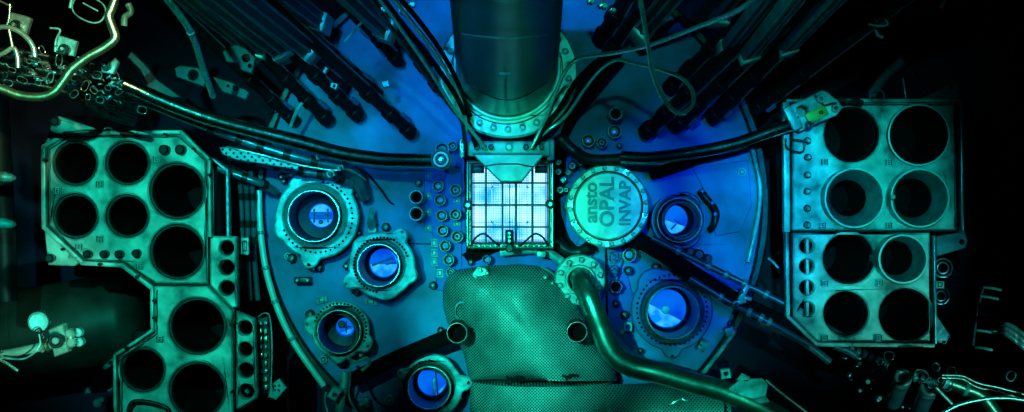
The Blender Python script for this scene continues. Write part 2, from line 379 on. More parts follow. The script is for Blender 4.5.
for x, y, r, l in NUTS:
    if r: 
        t = thing('stud', l, 'bolt', W(x, y, 0), 'dark studs on the vessel plate')
        bm = NB(); disc(bm, W(x, y, 0), PX(r), 0, .05, 20, .008); obj('nut', bm, DARK, t)
        bm = NB(); disc(bm, W(x, y, .05) , PX(r * .35), 0, .03, 12, .003); obj('tip', bm, FLANGE, t)
RINGS = [(288.5, 256, 3.6, 'light ring washer left of the dark stud below the largest flange'), (390, 399.5, 5, 'round screw boss left of the bottom flange'), (741, 172, 4.4, 'lone round screw boss high on the right of the vessel'),
         (324, 359, 4, 'dim round boss below left of the toothed flange')]
for x, y, r, l in RINGS:
    t = thing('screw_boss', l, 'screw', W(x, y, 0))
    bm = NB(); ring(bm, W(x, y, 0), PX(r * .62), PX(r), 0, .03, 32); obj('collar', bm, FLANGE, t)
    bm = NB(); disc(bm, W(x, y, 0), PX(r * .42), 0, .035, 6); obj('screw_head', bm, FLANGE, t)
# small upright tubes
def small_tube(x, y, r, kind, label, grp, m):
    t = thing('instrument_tube', label, 'tube', W(x, y, 0), grp)
    h = .10 if kind != 'open' else .22
    c = W(x, y, h); c.z = 0
    bm = NB(); ring(bm, c, PX(r - 1.2, h), PX(r, h), 0, h, 40, .003); obj('collar', bm, m, t)
    if kind == 'open':
        bm = NB(); disc(bm, c, PX(r - 1.1, h), .002, .01, 24); obj('bore', bm, BLACK, t)
    else:
        bm = NB(); disc(bm, c, PX(r - 1.1, h), .0, h * .35, 24); obj('bore', bm, GLASSY, t)
        bm = NB(); ring(bm, c, PX(r * .22, h), PX(r * .52, h), 0, h * .8, 28); obj('inner_tube', bm, m, t)
        if kind == 'glow':
            bm = NB(); disc(bm, c, PX(r * .20, h), 0, h * .6, 16); obj('glowing_tip', bm, GLOWL, t)
small_tube(416, 197, 7, 'open', 'upper of two wide open black tubes left of the small tube rows', 'open tubes', FLANGE)
small_tube(416, 213.8, 7, 'open', 'lower of two wide open black tubes left of the small tube rows', 'open tubes', FLANGE)
words = ['topmost', 'second', 'third', 'fourth', 'fifth', 'lowest']
for i, (x, y) in enumerate([(438, 186), (440, 200), (441.5, 215.6), (442.5, 230.6), (445, 246), (448.6, 260)]):
    small_tube(x, y, 5.8, 'glow', 'ringed cyan instrument tube, %s of the long left row beside the core grid' % words[i], 'instrument tubes in the left row', FLANGE)
for i, (x, y) in enumerate([(455.5, 190), (455.4, 214.6), (457, 236.7)]):
    small_tube(x, y, 6, 'ring', 'ringed cyan instrument tube nearest the core grid, %s of three' % ['top', 'middle', 'bottom'][i], 'instrument tubes by the grid', FLANGE)
small_tube(450.5, 272.5, 4.6, 'ring', 'small instrument tube touching the top left of the perforated cover', None, FLANGE)
small_tube(442, 149.5, 7, 'ring', 'ringed tube just above the hose end fitting', None, FLANGE)
small_tube(452.5, 146, 5, 'ring', 'small ringed tube between hose end and chimney flange', None, FLANGE)
small_tube(616, 113.5, 6.6, 'open', 'open black tube, topmost of the cluster above the lid', 'tube cluster above the lid', FLANGE)
small_tube(614.6, 131.5, 7, 'glow', 'ringed blue tube with pale tip right under the open black tube', 'tube cluster above the lid', FLANGE)
small_tube(588.5, 140.6, 6.5, 'glow', 'ringed blue tube, leftmost of the cluster above the lid', 'tube cluster above the lid', FLANGE)
small_tube(602, 142.6, 5.6, 'ring', 'small ringed blue tube in the middle of the cluster above the lid', 'tube cluster above the lid', FLANGE)
small_tube(629.5, 255, 7, 'glow', 'ringed blue tube below right of the round lid', None, FLANGE)
t = thing('hexagonal_socket', 'dark six-sided socket right of the green bent pipe flange', 'socket', W(616, 287, 0))
c = W(616, 287, .08); c.z = 0
bm = NB(); ring(bm, c, PX(5.6), PX(7.2), 0, .08, 6); obj('collar', bm, FLANGEB, t)
bm = NB(); disc(bm, c, PX(5.6), 0, .02, 6); obj('bore', bm, BLACK, t)
for y, l in ((257, 'upper coiled fitting below the lid'), (270.5, 'lower coiled fitting below the lid')):
    t = thing('coiled_fitting', l, 'fitting', W(614, y, 0), 'coiled fittings')
    for k, r in enumerate((5.6, 3.4, 1.6)):
        bm = NB(); sweep(bm, [Vector((*q, .02 + k * .015)) for q in circ(*W(614, y, 0)[:2], PX(r), 28)], PX(.6), 8, True); obj('coil', bm, FLANGEB, t)
t = thing('square_clamp', 'small square clamp with round hole and ball beside it, right of the bent pipe', 'clamp', W(628, 327, 0))
obj('body', plate(wp([(623.5, 322), (632, 322), (632.5, 331.5), (624, 332)], .05), [wc(628, 327, 2.6, .05, 16)], 0, .05), FLANGE, t)
bm = NB(); disc(bm, W(621.5, 331.5, 0), PX(3), 0, .04, 16, .01); obj('ball', bm, FLANGE, t)
bm = NB(); sweep(bm, [W(629, 333, .02), W(634, 340, .02), W(636, 345, .02)], PX(1), 8); obj('stem', bm, FLANGEB, t)
# identification tags on the plate
def tag_plate(x, y, wd, hg, rz, label, m=TAGM, z=0.0, grp='identification tags', marks=2, parent=None, name='identification_tag'):
    t = parent or thing(name, label, 'tag', W(x, y, z), grp)
    c = W(x, y, z); R = Matrix.Rotation(math.radians(rz), 4, 'Z')
    bm = NB(); bbox(bm, c + Vector((0, 0, .008)), (PX(wd, z), PX(hg, z), .016), math.radians(rz), .003); obj('tag_face' if not parent else 'tag', bm, m, t)
    bm = NB()
    for k in range(marks):
        off = R @ Vector((PX(wd * (-.22 + .44 * k / max(1, marks - 1)), z), 0, 0)); box(bm, c + off + Vector((0, 0, .018)), (PX(wd * .09, z), PX(hg * .62, z), .004), math.radians(rz))
    for k in (-1, 1):
        off = R @ Vector((0, PX(hg * .28 * k, z), 0)); box(bm, c + off + Vector((0, 0, .018)), (PX(wd * .40, z), PX(hg * .10, z), .004), math.radians(rz))
    o = obj('tag_marks', bm, DARK, t)
    return t
for i, y in enumerate((176, 196, 212, 228)):
    tag_plate(428.5, y, 7, 7, 0, 'small square tag left of the long tube row, %s of four' % words[i], FLANGE)
for i, y in enumerate((243, 253, 262)):
    tag_plate(434.5, y, 7, 8.5, 0, 'tag in the stacked column left of the lowest tubes, %s one' % ['top', 'middle', 'bottom'][i], FLANGE)
tag_plate(440, 273, 8, 9, 0, 'tag at the upper left corner of the perforated cover', FLANGE)
for y, l in ((224, 'tag between upper and lower tubes nearest the core grid'), (201, 'tag between the first two tubes nearest the grid')): tag_plate(457, y, 7, 5, 0, l, FLANGE)
tag_plate(371, 301.5, 13, 6.5, -3, 'pale oblong tag below the eared cyan flange', FLANGE)
tag_plate(322, 300, 12, 6, 14, 'pale oblong tag above the toothed flange', FLANGE)
t = thing('cone_fitting', 'pale cone-shaped nozzle pointing up between the two upper left flanges', 'nozzle', W(372, 230, 0))
bm = NB(); M = dirM((W(371, 206, .16) - W(372, 228, .06))); L_ = (W(371, 206, .16) - W(372, 228, .06)).length
lathe(bm, W(372, 228, .06), [(0, 0), (PX(4.5), 0), (PX(4.5), L_ * .3), (PX(3.2), L_ * .45), (PX(.6), L_), (0, L_)], 24, M); obj('nozzle', bm, FLANGE, t)
bm = NB(); bbox(bm, W(372.5, 231, .04), (PX(9), PX(8), .07), .1); obj('foot', bm, FLANGE, t)
t = thing('lifting_lug', 'pale folded lug below right of the toothed flange', 'lug', W(364, 352, 0))
obj('blade', plate(wp([(357, 352), (362, 344), (368, 343), (366, 352), (360, 358)], .12), [wc(364, 348, 1.5, .12, 12)], .06, .12), FLANGE, t)
bm = NB(); disc(bm, W(363, 351, 0), PX(3), 0, .06, 16); obj('post', bm, DARK, t)
t = thing('dark_bracket', 'black slotted arm on the upper right of the deep blue flange', 'bracket', W(706, 205, 0))
bm = pipe([(700, 190, .08), (706, 198, .09), (712, 205, .09), (716, 213, .08), (714, 224, .08), (710, 230, .06)], 3.6, 8, 12); obj('arm', bm, DARK, t)
for x, y in ((701, 191), (711, 203), (714, 214)):
    bm = NB(); disc(bm, W(x, y, .08), PX(2.0), 0, .05, 14); obj('bolt', bm, FLANGEB, t)
t = thing('cable_clamp', 'dark knobbly clamp beneath the deep blue flange', 'clamp', W(695, 253, 0))
for k, (x, y, r) in enumerate(((688, 251, 4.5), (697, 254, 5.2), (706, 258, 4.2))):
    bm = NB(); disc(bm, W(x, y, 0), PX(r), 0, .09, 18, .015); obj('knob', bm, DARK, t)
t = thing('sensor_clip', 'blue and cyan clip lower right of the pointed deep blue flange', 'clip', W(702, 345, 0))
bm = NB(); bbox(bm, W(702, 345, .05), (PX(8), PX(13), .08), -.6); obj('body', bm, FLANGE, t)
for k in (-1, 0, 1):
    bm = NB(); disc(bm, W(701 + 3 * k, 345 - 4 * k, .09), PX(1.6), 0, .03, 12); obj('button', bm, FLANGEB, t)
for i, (x, y, a, l) in enumerate([(330, 300, 20, 0), (287, 176, 10, 'dark flat clamp on the upper edge of the largest flange'), (350, 262, 50, 'dark clamp bar between largest and eared flanges'), (303, 280, 0, 'thin dark clamp bar below the largest flange')]):
    if l:
        t = thing('clamp_bar', l, 'clamp', W(x, y, 0)); bm = NB(); bbox(bm, W(x, y, .05), (PX(16), PX(6), .07), math.radians(a)); obj('bar', bm, DARK, t)
        for k in (-1, 1):
            bm = NB(); disc(bm, W(x + 5 * k * math.cos(math.radians(a)), y - 5 * k * math.sin(math.radians(a)), .085), PX(1.8), 0, .03, 6); obj('bolt', bm, FLANGE, t)

# ------------------------------------------------------------------ core box with grid, seen straight down
ZG = .25
core = thing('reactor_core_box', 'square core frame with gridded bars over blinding blue white glow, centre', 'reactor core', W(509.5, 204, -1.2))
GX0, GX1, GY0, GY1 = 466, 554, 160, 249
GRIDM = mat('weathered_frame', (.16, .24, .18), .5, .35, .3, .6, 40)
obj('frame', plate(wp([(GX0, GY0), (GX1, GY0), (GX1, GY1), (GX0, GY1)], ZG), [wp([(472, 165), (548.5, 165), (548.5, 243), (472, 243)], ZG)], ZG - .05, ZG, .006), GRIDM, core)
bm = NB()
for a, b in (((467.5, 162), (552.5, 162)), ((552.5, 162), (552.5, 247)), ((552.5, 247), (467.5, 247)), ((467.5, 247), (467.5, 162))):
    sweep(bm, [W(*a, ZG + .01), W(*b, ZG + .01)], PX(1.2, ZG), 10)
obj('frame_bead', bm, GPIPE, core)
bm = NB()
for x in (486, 502.5, 516, 532.5):
    sweep(bm, [W(x, 165, ZG - .02), W(x, 243, ZG - .02)], PX(1.05, ZG), 8)
obj('upright_bars', bm, GRIDM, core)
bm = NB()
for y in (183, 205, 227):
    sweep(bm, [W(472, y, ZG - .03), W(549, y, ZG - .03)], PX(.95, ZG), 8)
obj('cross_bars', bm, GRIDM, core)
bm = NB(); zm = ZG - .09
n = 34
for i in range(1, n):
    x = 470 + i * 80 / n; sweep(bm, [W(x, 164, zm), W(x, 245, zm)], PX(.17, zm), 5, caps=False)
    y = 164 + i * 80 / n; sweep(bm, [W(470, y, zm), W(550, y, zm)], PX(.17, zm), 5, caps=False)
obj('fine_mesh', bm, TUBEM, core)
p0, p1 = W(470, 244, 0), W(549, 164, 0)
bm = NB(); 
for (cx, cy, sx, sy) in ((p0.x, (p0.y + p1.y) / 2, .012, p1.y - p0.y), (p1.x, (p0.y + p1.y) / 2, .012, p1.y - p0.y), ((p0.x + p1.x) / 2, p0.y, p1.x - p0.x, .012), ((p0.x + p1.x) / 2, p1.y, p1.x - p0.x, .012)):
    box(bm, Vector((cx, cy, -.45)), (sx, sy, 1.3))
obj('side_walls', bm, TUBEM, core)
for i in range(4):
    for j in range(4):
        bm = NB(); fx = (p1.x - p0.x) / 4; bbox(bm, Vector((p0.x + fx * (i + .5), p0.y + fx * (j + .5), -.85)), (fx * .93, fx * .93, .5), 0, .004); obj('fuel_cell', bm, CORE, core)
for x, y, l in ((468, 205, 0), (550, 204, 0)):
    bm = NB(); disc(bm, W(x, y, ZG), PX(4.6), 0, .03, 24, .006); obj('side_knob', bm, GPIPE, core)
    bm = NB(); ring(bm, W(x, y, ZG), PX(2), PX(3.4), .03, .045, 20); obj('knob_ring', bm, DARK, core)
bm = NB(); bbox(bm, W(509.5, 237, ZG + .01), (PX(8.5), PX(14), .05), 0, .008); obj('latch', bm, DARK, core)
bm = NB()
for k in (-4, 0, 4): disc(bm, W(509.5, 237 + k, ZG + .035), PX(1.7), 0, .015, 12)
obj('latch_buttons', bm, GPIPE, core)
bm = NB(); disc(bm, W(509.5, 248, ZG), PX(4.2), 0, .05, 16, .01); obj('latch_foot', bm, DARK, core)
for s in (-1, 1):
    bm = pipe([(509.5 + s * 39, 246, ZG + .02), (509.5 + s * 33, 237, ZG + .04), (509.5 + s * 25, 234, ZG + .05), (509.5 + s * 15, 242, ZG + .03), (509.5 + s * 10, 246, ZG + .02)], 1.1, 8, 8); obj('wire_handle', bm, DARK, core)
for i in range(14):
    bm = NB(); disc(bm, W(474 + i * 5.4, 245.8, ZG), PX(.9), 0, .015, 8); obj('rivet', bm, SILV, core)
for x in (472, 546):
    bm = NB(); bbox(bm, W(x + (6 if x < 500 else -5), 169.5, ZG - .03), (PX(12), PX(7), .02)); obj('corner_pad', bm, DARK, core)
obj('shade_plate', plate(wp([(458, 146), (566, 138), (566, 172), (560, 192), (561, 214), (569, 238), (588, 258), (560, 266), (544, 253), (520, 251), (496, 252), (470, 264), (462, 255), (466, 252), (464, 160)], .03),
    [wp([(472, 166), (547, 166), (547, 242), (472, 242)], 0)], .004, .03), BLACK, core)  # black plate added as the shade in the gaps round the frame
for i, (x, y, r_, m_) in enumerate([(558, 172, 4, DARK), (563, 180, 3.5, TUBEM), (560, 190, 4.5, DARK), (568, 173, 3, FLANGE), (566, 190, 3, DARK), (572, 166, 4.5, DARK), (558, 163, 3, FLANGE), (580, 163, 3.5, TUBEM)]):
    t = thing('small_valve', 'little %s valve knob between core frame and lid, %s from the top' % (['dark', 'bluish', 'dark', 'pale', 'black', 'wide dark', 'light', 'dim'][i], ['fourth', 'sixth', 'eighth', 'fifth', 'seventh', 'third', 'first', 'second'][i]), 'valve', W(x, y, .03))
    bm = NB(); disc(bm, W(x, y, .03), PX(r_), 0, .1, 16, .015); obj('knob', bm, m_, t)
    bm = NB(); ring(bm, W(x, y, .13), PX(r_ * .4), PX(r_ * .7), 0, .02, 16); obj('ring', bm, FLANGE, t)
# bracket bar above the grid with its pointed plate
br = thing('hanger_bracket', 'pale green bracket bar with pointed plate hanging over the top of the core grid', 'bracket', W(509, 152, ZG))
bm = NB(); bbox(bm, W(509, 149, .33), (PX(82, .33), PX(15, .33), .10), 0, .008); obj('bar', bm, STEEL, br)
zz = .40
obj('pointed_plate', plate(wp([(472, 154), (545, 154), (531, 171), (522, 182), (500, 182), (489, 171)], zz), [], zz - .02, zz, .006), STEEL, br)
bm = NB(); sweep(bm, [W(486, 166, zz + .004), W(498, 164, zz + .004), W(518, 164, zz + .004), W(533, 167, zz + .004)], PX(.6), 6); obj('fold_line', bm, DARK, br)
for x in (477, 484, 491, 509, 526, 533, 541):
    bm = NB(); disc(bm, W(x, 147.5, .38), PX(3 if x != 509 else 3.6), 0, .045, 6, .004); obj('bolt', bm, DARK if x != 509 else STEEL, br)
bm = NB(); bbox(bm, W(462, 148, .35), (PX(5), PX(18), .05)); bbox(bm, W(463, 145, .38), (PX(3), PX(8), .05)); obj('side_clip', bm, SILV, br)
bm = NB(); bbox(bm, W(550.5, 150, .30), (PX(7), PX(20), .08)); obj('end_plate', bm, STEEL2, br)
bm = pipe([(500, 252, .1), (540, 250, .1), (562, 262, .12), (572, 272, .15)], 4.5); obj('drain_pipe', bm, FLANGE, None, label='short cyan pipe leading from the core frame to the green bent pipe flange', cat='pipe')
t = thing('frame_clip', 'small light clip under the lower right corner of the core frame', 'clip', W(541, 254, .1))
bm = NB(); bbox(bm, W(541, 254, .16), (PX(9), PX(6), .06)); obj('block', bm, STEEL, t)
t = thing('sealed_cap', 'small blue capped tube under the right of the core frame', 'cap', W(487, 260, 0))
bm = NB(); ring(bm, W(487, 259, 0), PX(3.4), PX(4.6), 0, .1, 24); obj('collar', bm, FLANGEB, t); bm = NB(); disc(bm, W(487, 259, 0), PX(3.4), 0, .06, 20); obj('lens', bm, FLANGEB, t)
t['label'] = 'small blue capped tube between the core frame and the perforated cover'

# ------------------------------------------------------------------ round engraved lid
ZL = .36
lid = thing('round_lid', 'round bolted green lid with raised writing, right of the core grid', 'lid', W(608, 206, 0))
c = W(608, 206, ZL); c.z = 0
bm = NB(); disc(bm, c, PX(41.5, ZL), ZL - .05, ZL, 80, .006); obj('flange', bm, STEEL, lid)
bm = NB(); disc(bm, c, PX(33.8, ZL), ZL, ZL + .018, 80, .008); obj('cover_plate', bm, STEEL, lid)
bm = NB(); sweep(bm, [Vector((*q, ZL + .003)) for q in circ(c.x, c.y, PX(34.6, ZL), 90)], PX(.65), 6, True); obj('gasket', bm, DARK, lid)
bm = NB(); disc(bm, c, PX(36, ZL), 0, ZL - .05, 64); obj('neck', bm, DARK, lid)
for i in range(20):
    a = 2 * PI * (i + .3) / 20; q = Vector((c.x + PX(38, ZL) * math.cos(a), c.y + PX(38, ZL) * math.sin(a), ZL))
    bm = NB(); disc(bm, q, PX(2.4, ZL), 0, .005, 18, .001); disc(bm, q, PX(1.9, ZL), .004, .022, 14, .006); obj('bolt', bm, STEEL2, lid)
for a in (62, 207, 345, 268, 178, 240):
    R_ = math.radians(a); q = Vector((c.x + PX(38, ZL) * math.cos(R_), c.y + PX(38, ZL) * math.sin(R_), ZL + .004))
    bm = NB(); box(bm, q, (PX(5), PX(4), .01), R_); obj('polished_pad', bm, SILV, lid)
def text(body, px, py, size, z, parent, m, rot=PI / 2, ext=.006, name='lettering'):
    cu = bpy.data.curves.new(name, 'FONT'); cu.body = body; cu.size = size; cu.extrude = ext; cu.align_x = 'CENTER'; cu.align_y = 'CENTER'; cu.bevel_depth = .0012; cu.offset = .0008
    o = bpy.data.objects.new('t', cu); C.objects.link(o); bpy.context.view_layer.update()
    me = bpy.data.meshes.new_from_object(o.evaluated_get(bpy.context.evaluated_depsgraph_get()))
    bpy.data.objects.remove(o); bpy.data.curves.remove(cu)
    me.transform(Matrix.Translation(W(px, py, z)) @ Matrix.Rotation(rot, 4, 'Z'))
    return obj(name, me, m, parent, smooth=False)
zt = ZL + .02
LET = mat('lettering_metal', (.16, .17, .17), .2, .4, 0, .2, 20)
text('ansto', 591, 202.5, PX(18.5, zt), zt, lid, LET)
text('OPAL', 607.5, 202, PX(20, zt), zt, lid, LET)
text('INVAP', 625.5, 203.5, PX(16, zt), zt, lid, LET)
bm = NB(); sweep(bm, [W(606, 249, .36), W(606.5, 275, .25), W(607, 330, .2)], PX(1.3), 8); obj('stay_wire', bm, DARK, None, label='thin dark vertical stay rod running down from the bottom of the round lid', cat='rod')
bm = NB(); bbox(bm, W(567, 207, .25), (PX(6), PX(7), .06)); obj('lid_hinge', bm, DARK, None, label='small dark block between core frame and round lid', cat='block')
bm = pipe([(556, 240, .1), (566, 250, .1), (580, 252, .1), (590, 246, .12)], 6, 8, 12); obj('dark_elbow', bm, DARK, None, label='black curved elbow pipe tucked under the lower left of the round lid', cat='pipe')

# ------------------------------------------------------------------ racks at both sides
def rack(t, outer, holes, small, z, th=.05, lip=None, depth=.75, wall=2.2, cw=3.0, cm=None):
    """one storage rack: top plate with real holes, a tube hanging under each hole, a folded lip round the edge"""
    hs = [wc(x, y, r, z, 48) for x, y, r in holes] + [wc(x, y, r, z, 24) for x, y, r in small]
    obj('top_plate', plate(wp(outer, z), hs, z - th, z, .006), PLATE, t)
    for x, y, r in holes + small:
        c = W(x, y, 0); c = W(x, y, z); c.z = 0; d = depth if r > 12 else .35
        bm = NB(); R = PX(r - .1, z); q = PX(wall if r > 12 else 1.0, z)
        if r > 12:
            ring(bm, c, R - PX(cw, z), R - .0005, z - .06, z - .016, 48, .006); obj('tube_collar', bm, cm or COLLAR, t); bm = NB()
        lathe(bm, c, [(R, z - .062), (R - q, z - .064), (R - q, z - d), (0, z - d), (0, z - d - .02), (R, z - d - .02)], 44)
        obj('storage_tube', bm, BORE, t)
def lip(t, pts, z, m=PLATE, r=1.6, name='folded_lip'):
    bm = NB()
    for a, b in zip(pts, pts[1:]):
        A, B = W(*a, z), W(*b, z); d = B - A; L_ = d.length; ang = math.atan2(d.y, d.x)
        bbox(bm, (A + B) / 2 + Vector((0, 0, .004)), (L_ + PX(r * 1.2, z), PX(r * 2, z), .05), ang, .004)
    return obj(name, bm, m, t)
def line(t, pts, z, name='joint_line', r=.65, m=DARK, bumps=0):
    bm = NB(); P = []
    for i in range(len(pts) - 1):
        A, B = Vector(pts[i]), Vector(pts[i + 1]); n = max(2, int((B - A).length / 5))
        for k in range(n): q = A.lerp(B, k / n); P.append(W(q.x + random.uniform(-.35, .35), q.y + random.uniform(-.35, .35), z))
    P.append(W(*pts[-1], z)); sweep(bm, P, PX(r, z), 6); return obj(name, bm, m, t)
def knobs(t, pts, z, r=3.2, name='knob', tip=True, m=ROD, ring_=False):
    for x, y in pts:
        c = W(x, y, z)
        bm = NB()
        if ring_: ring(bm, c, PX(r * .62, z), PX(r, z), 0, .012, 24)
        else: disc(bm, c, PX(r, z), 0, .05, 20, .012)
        o = obj(name, bm, m, t)
        if tip:
            bm = NB(); disc(bm, c + Vector((0, 0, 0.0 if ring_ else .05)), PX(r * (.42 if ring_ else .22), z), 0, .03, 10, .004)
            q = obj('knob_tip', bm, SILV if not ring_ else PLATE, None); 
            q.parent = o; q.location = (0, 0, 0); ROOT[q.name] = ROOT[o.name]
            q.data.transform(Matrix.Translation(c + Vector((0, 0, 0)) - ROOT[o.name] - Vector((c.x - ROOT[o.name].x, c.y - ROOT[o.name].y, 0)) + Vector((c.x - ROOT[o.name].x, c.y - ROOT[o.name].y, 0))))
            if ring_: q.location = (0, 0, 0)
def tags(t, pts, z, w_=7.5, h_=6.5, rz=0):
    for x, y in pts:
        c = W(x, y, z)
        bm = NB(); bbox(bm, c + Vector((0, 0, .006)), (PX(w_, z), PX(h_, z), .012), rz, .002); o = obj('tag', bm, TAGM, t)
        bm = NB(); u = PX(1, z)
        box(bm, c + Vector((-w_ * .36 * u, 0, .013)), (u * 1.1, h_ * .9 * u, .003)); box(bm, c + Vector((w_ * .36 * u, 0, .013)), (u * 1.1, h_ * .9 * u, .003))
        for k in (-1, 0, 1): box(bm, c + Vector((u * .3, k * h_ * .27 * u, .013)), (w_ * .34 * u, u * .9, .003))
        box(bm, c + Vector((-w_ * .1 * u, 0, .013)), (u * .6, h_ * .55 * u, .003))
        obj('tag_marks', bm, DARK, t)

ZR = .45
rl = thing('storage_rack', 'green-lit upper left storage rack plate with six large round dark openings', 'rack', W(125, 205, -.35), 'storage racks')
rack(rl, [(48, 148), (68, 136), (181, 135), (206, 160), (208, 284), (156, 283), (124, 262), (85, 260), (80, 255), (49, 226)],
     [(74.5, 163, 23), (127, 163, 22.5), (177, 191, 28.5), (75, 216, 23), (127, 216, 22), (177, 252, 28)], [], ZR)
lip(rl, [(45, 147), (67, 133.5), (182, 132.5), (209, 159)], ZR, r=2.2)
lip(rl, [(45, 147), (45.5, 226)], ZR, r=2.2); lip(rl, [(45.5, 227), (78, 257), (84, 263), (123, 265), (152, 287)], ZR, r=2.2); lip(rl, [(210, 161), (211, 236)], ZR, r=1.8)
line(rl, [(49, 150), (69, 137), (180, 137), (205, 161), (206, 234)], ZR + .002)
line(rl, [(50, 150), (50, 225), (82, 256), (88, 261), (122, 262), (155, 284), (207, 284)], ZR + .002)
knobs(rl, [(166, 150), (182, 150)], ZR, 5, 'cap'); knobs(rl, [(89.5, 254), (106, 254), (121, 254), (138, 253)], ZR, 4, 'cap')
knobs(rl, [(80, 135.5), (124, 135.5), (167, 134.5), (195, 149), (47, 160), (65, 249), (102, 264), (139, 276), (211, 175)], ZR + .02, 1.5, 'screw', False)
tags(rl, [(157, 159), (100, 184), (58, 190.5), (100.5, 239), (79.5, 247), (140, 266.5)], ZR)
obj('corner_lug', plate(wp([(45, 145), (53, 118), (60, 116), (96, 129), (66, 132)], .30), [wc(58, 122, 2.5, .30, 14)], .26, .30), PLATE, rl)
obj('corner_lug', plate(wp([(44, 227), (80, 262), (74, 266), (48, 265)], .30), [wc(53, 258, 3.2, .30, 14)], .26, .30), PLATE, rl)
for x, y in ((58, 122), (53, 258)):
    bm = NB(); disc(bm, W(x, y, .28), PX(4.2), 0, .06, 18, .01); obj('lug_bolt', bm, DARK, rl)
bm = NB(); bbox(bm, W(220, 205, .05), (PX(16), PX(72), .5), 0, .01); obj('side_casing', bm, DARK, rl)
obj('side_flap', plate(wp([(208, 156), (214, 158), (229, 169), (230, 238), (226, 238), (225, 172)], .42), [], .38, .42), TUBEM, rl)
bm = NB(); bbox(bm, W(128, 200, -.48), (PX(150), PX(118), .2), 0, .02); obj('lower_frame', bm, DARK, rl)

r2 = thing('storage_rack', 'lower left storage rack plate with three large openings, cut by the bottom edge', 'rack', W(185, 350, -.35), 'storage racks')
rack(r2, [(154, 286), (207, 286), (232, 311), (233, 430), (120, 430), (118, 357), (155, 333)],
     [(197, 326.5, 29), (197, 390.5, 29), (142.5, 370, 23)], [], ZR)
lip(r2, [(153, 287), (153.5, 330), (116, 355), (117, 430)], ZR, r=1.6); line(r2, [(157, 290), (157, 334), (122, 358), (122, 412)], ZR + .002); line(r2, [(155, 284.5), (208, 284.5), (234, 310), (234.5, 412)], ZR + .02)
knobs(r2, [(156, 300), (156, 317), (128, 347), (112, 362), (233, 324), (233.5, 391)], ZR + .02, 1.5, 'screw', False); tags(r2, [(160.5, 339)], ZR, 8, 7)
obj('side_lug', plate(wp([(116, 352), (112, 358), (87, 380), (84, 394), (110, 392), (117, 386)], .28), [wc(92, 385, 2.6, .28, 14)], .24, .28), TUBEM, r2)
bm = NB(); bbox(bm, W(183, 375, -.48), (PX(100), PX(100), .2), 0, .02); obj('lower_frame', bm, DARK, r2)
r3 = thing('side_strip_rack', 'narrow green strip plate with three small round openings beside the upper left rack', 'rack', W(225, 265, 0), 'side strips')
rack(r3, [(210, 236), (236, 236.5), (237, 307), (232, 308), (210, 285)], [], [(226.5, 248, 7.5), (226.5, 267.5, 7.5), (226.5, 288, 7.5)], ZR - .01)
line(r3, [(238, 237), (239, 308)], ZR - .01)
bm = NB(); bbox(bm, W(223, 262, -.1), (PX(24), PX(48), .3)); obj('lower_frame', bm, DARK, r3)
r4 = thing('side_strip_rack', 'narrow green strip plate with four small round openings beside the lower left rack', 'rack', W(245, 360, 0), 'side strips')
rack(r4, [(236, 311), (254, 319), (257, 398), (240, 408), (236, 409)], [], [(245, 328, 7.5), (245, 349.5, 7.5), (246, 370.5, 7.5), (246, 391.5, 7.5)], ZR - .01)
line(r4, [(256, 319), (259, 397), (242, 409)], ZR - .01)
bm = NB(); bbox(bm, W(245, 362, -.1), (PX(16), PX(80), .3)); obj('lower_frame', bm, DARK, r4)
for y in (391,):
    bm = NB(); disc(bm, W(246, y, .3), PX(4.5), 0, .03, 6); obj('inner_nut', bm, TUBEM, r4)
bm = pipe([(128, 412, ZR + .05), (133, 402, ZR + .05), (148, 402, ZR + .05), (165, 407, ZR + .05), (170, 414, ZR + .05)], 2.2)
obj('bent_rod', bm, DARK, None, label='dark bent rod lying on the lower left rack at the bottom edge', cat='rod')
bm = NB(); disc(bm, W(100, 402, .2), PX(5), 0, .05, 12, .01); disc(bm, W(105, 398, .2), PX(3), 0, .07, 8, .01)
obj('loose_clamp', bm, TUBEM, None, label='small dim clamp below the lug of the lower left rack', cat='clamp')

ru = thing('storage_rack', 'cyan upper right storage rack plate with four large round openings', 'rack', W(875, 165, -.35), 'storage racks')
rack(ru, [(793, 103), (955, 103), (957, 230), (793, 230)], [(852, 134.5, 28), (919, 135, 29), (853, 198, 27), (921, 198, 27)], [], ZR, cw=1.5, cm=BORE)
lip(ru, [(785, 104), (786, 230)], ZR, r=3.2); lip(ru, [(786, 101), (958, 101)], ZR, r=1.8); lip(ru, [(960, 103), (961, 230)], ZR, TUBEM, r=1.4)
line(ru, [(792, 104), (791, 230)], ZR + .01, r=.9); line(ru, [(793, 231), (956, 231), (957, 215)], ZR + .004, r=.9); line(ru, [(794, 105), (954, 105), (955, 228)], ZR + .002)
for x, y in ((807, 141), (807.5, 157.5), (807, 175), (807, 191.5), (807, 208.5), (807, 225)):
    bm = NB(); ring(bm, W(x, y, ZR), PX(2.4, ZR), PX(3.8, ZR), 0, .012, 24); obj('screw_collar', bm, DARK, ru)
    bm = NB(); disc(bm, W(x, y, ZR), PX(1.9, ZR), 0, .04, 12, .006); obj('screw_tip', bm, PLATE, ru)
tags(ru, [(824, 162), (888, 162.5), (822, 225.5), (888, 225.5)], ZR)
obj('corner_lug', plate(wp([(918, 100), (950, 84), (958, 82), (960, 101)], .3), [wc(952, 87, 2.6, .3, 14)], .26, .3), TUBEM, ru)
bm = NB(); bbox(bm, W(873, 168, -.48), (PX(165), PX(120), .2), 0, .02); obj('lower_frame', bm, DARK, ru)
rr = thing('storage_rack', 'cyan lower right storage rack plate with a cut corner and four slotted holes', 'rack', W(870, 285, -.35), 'storage racks')
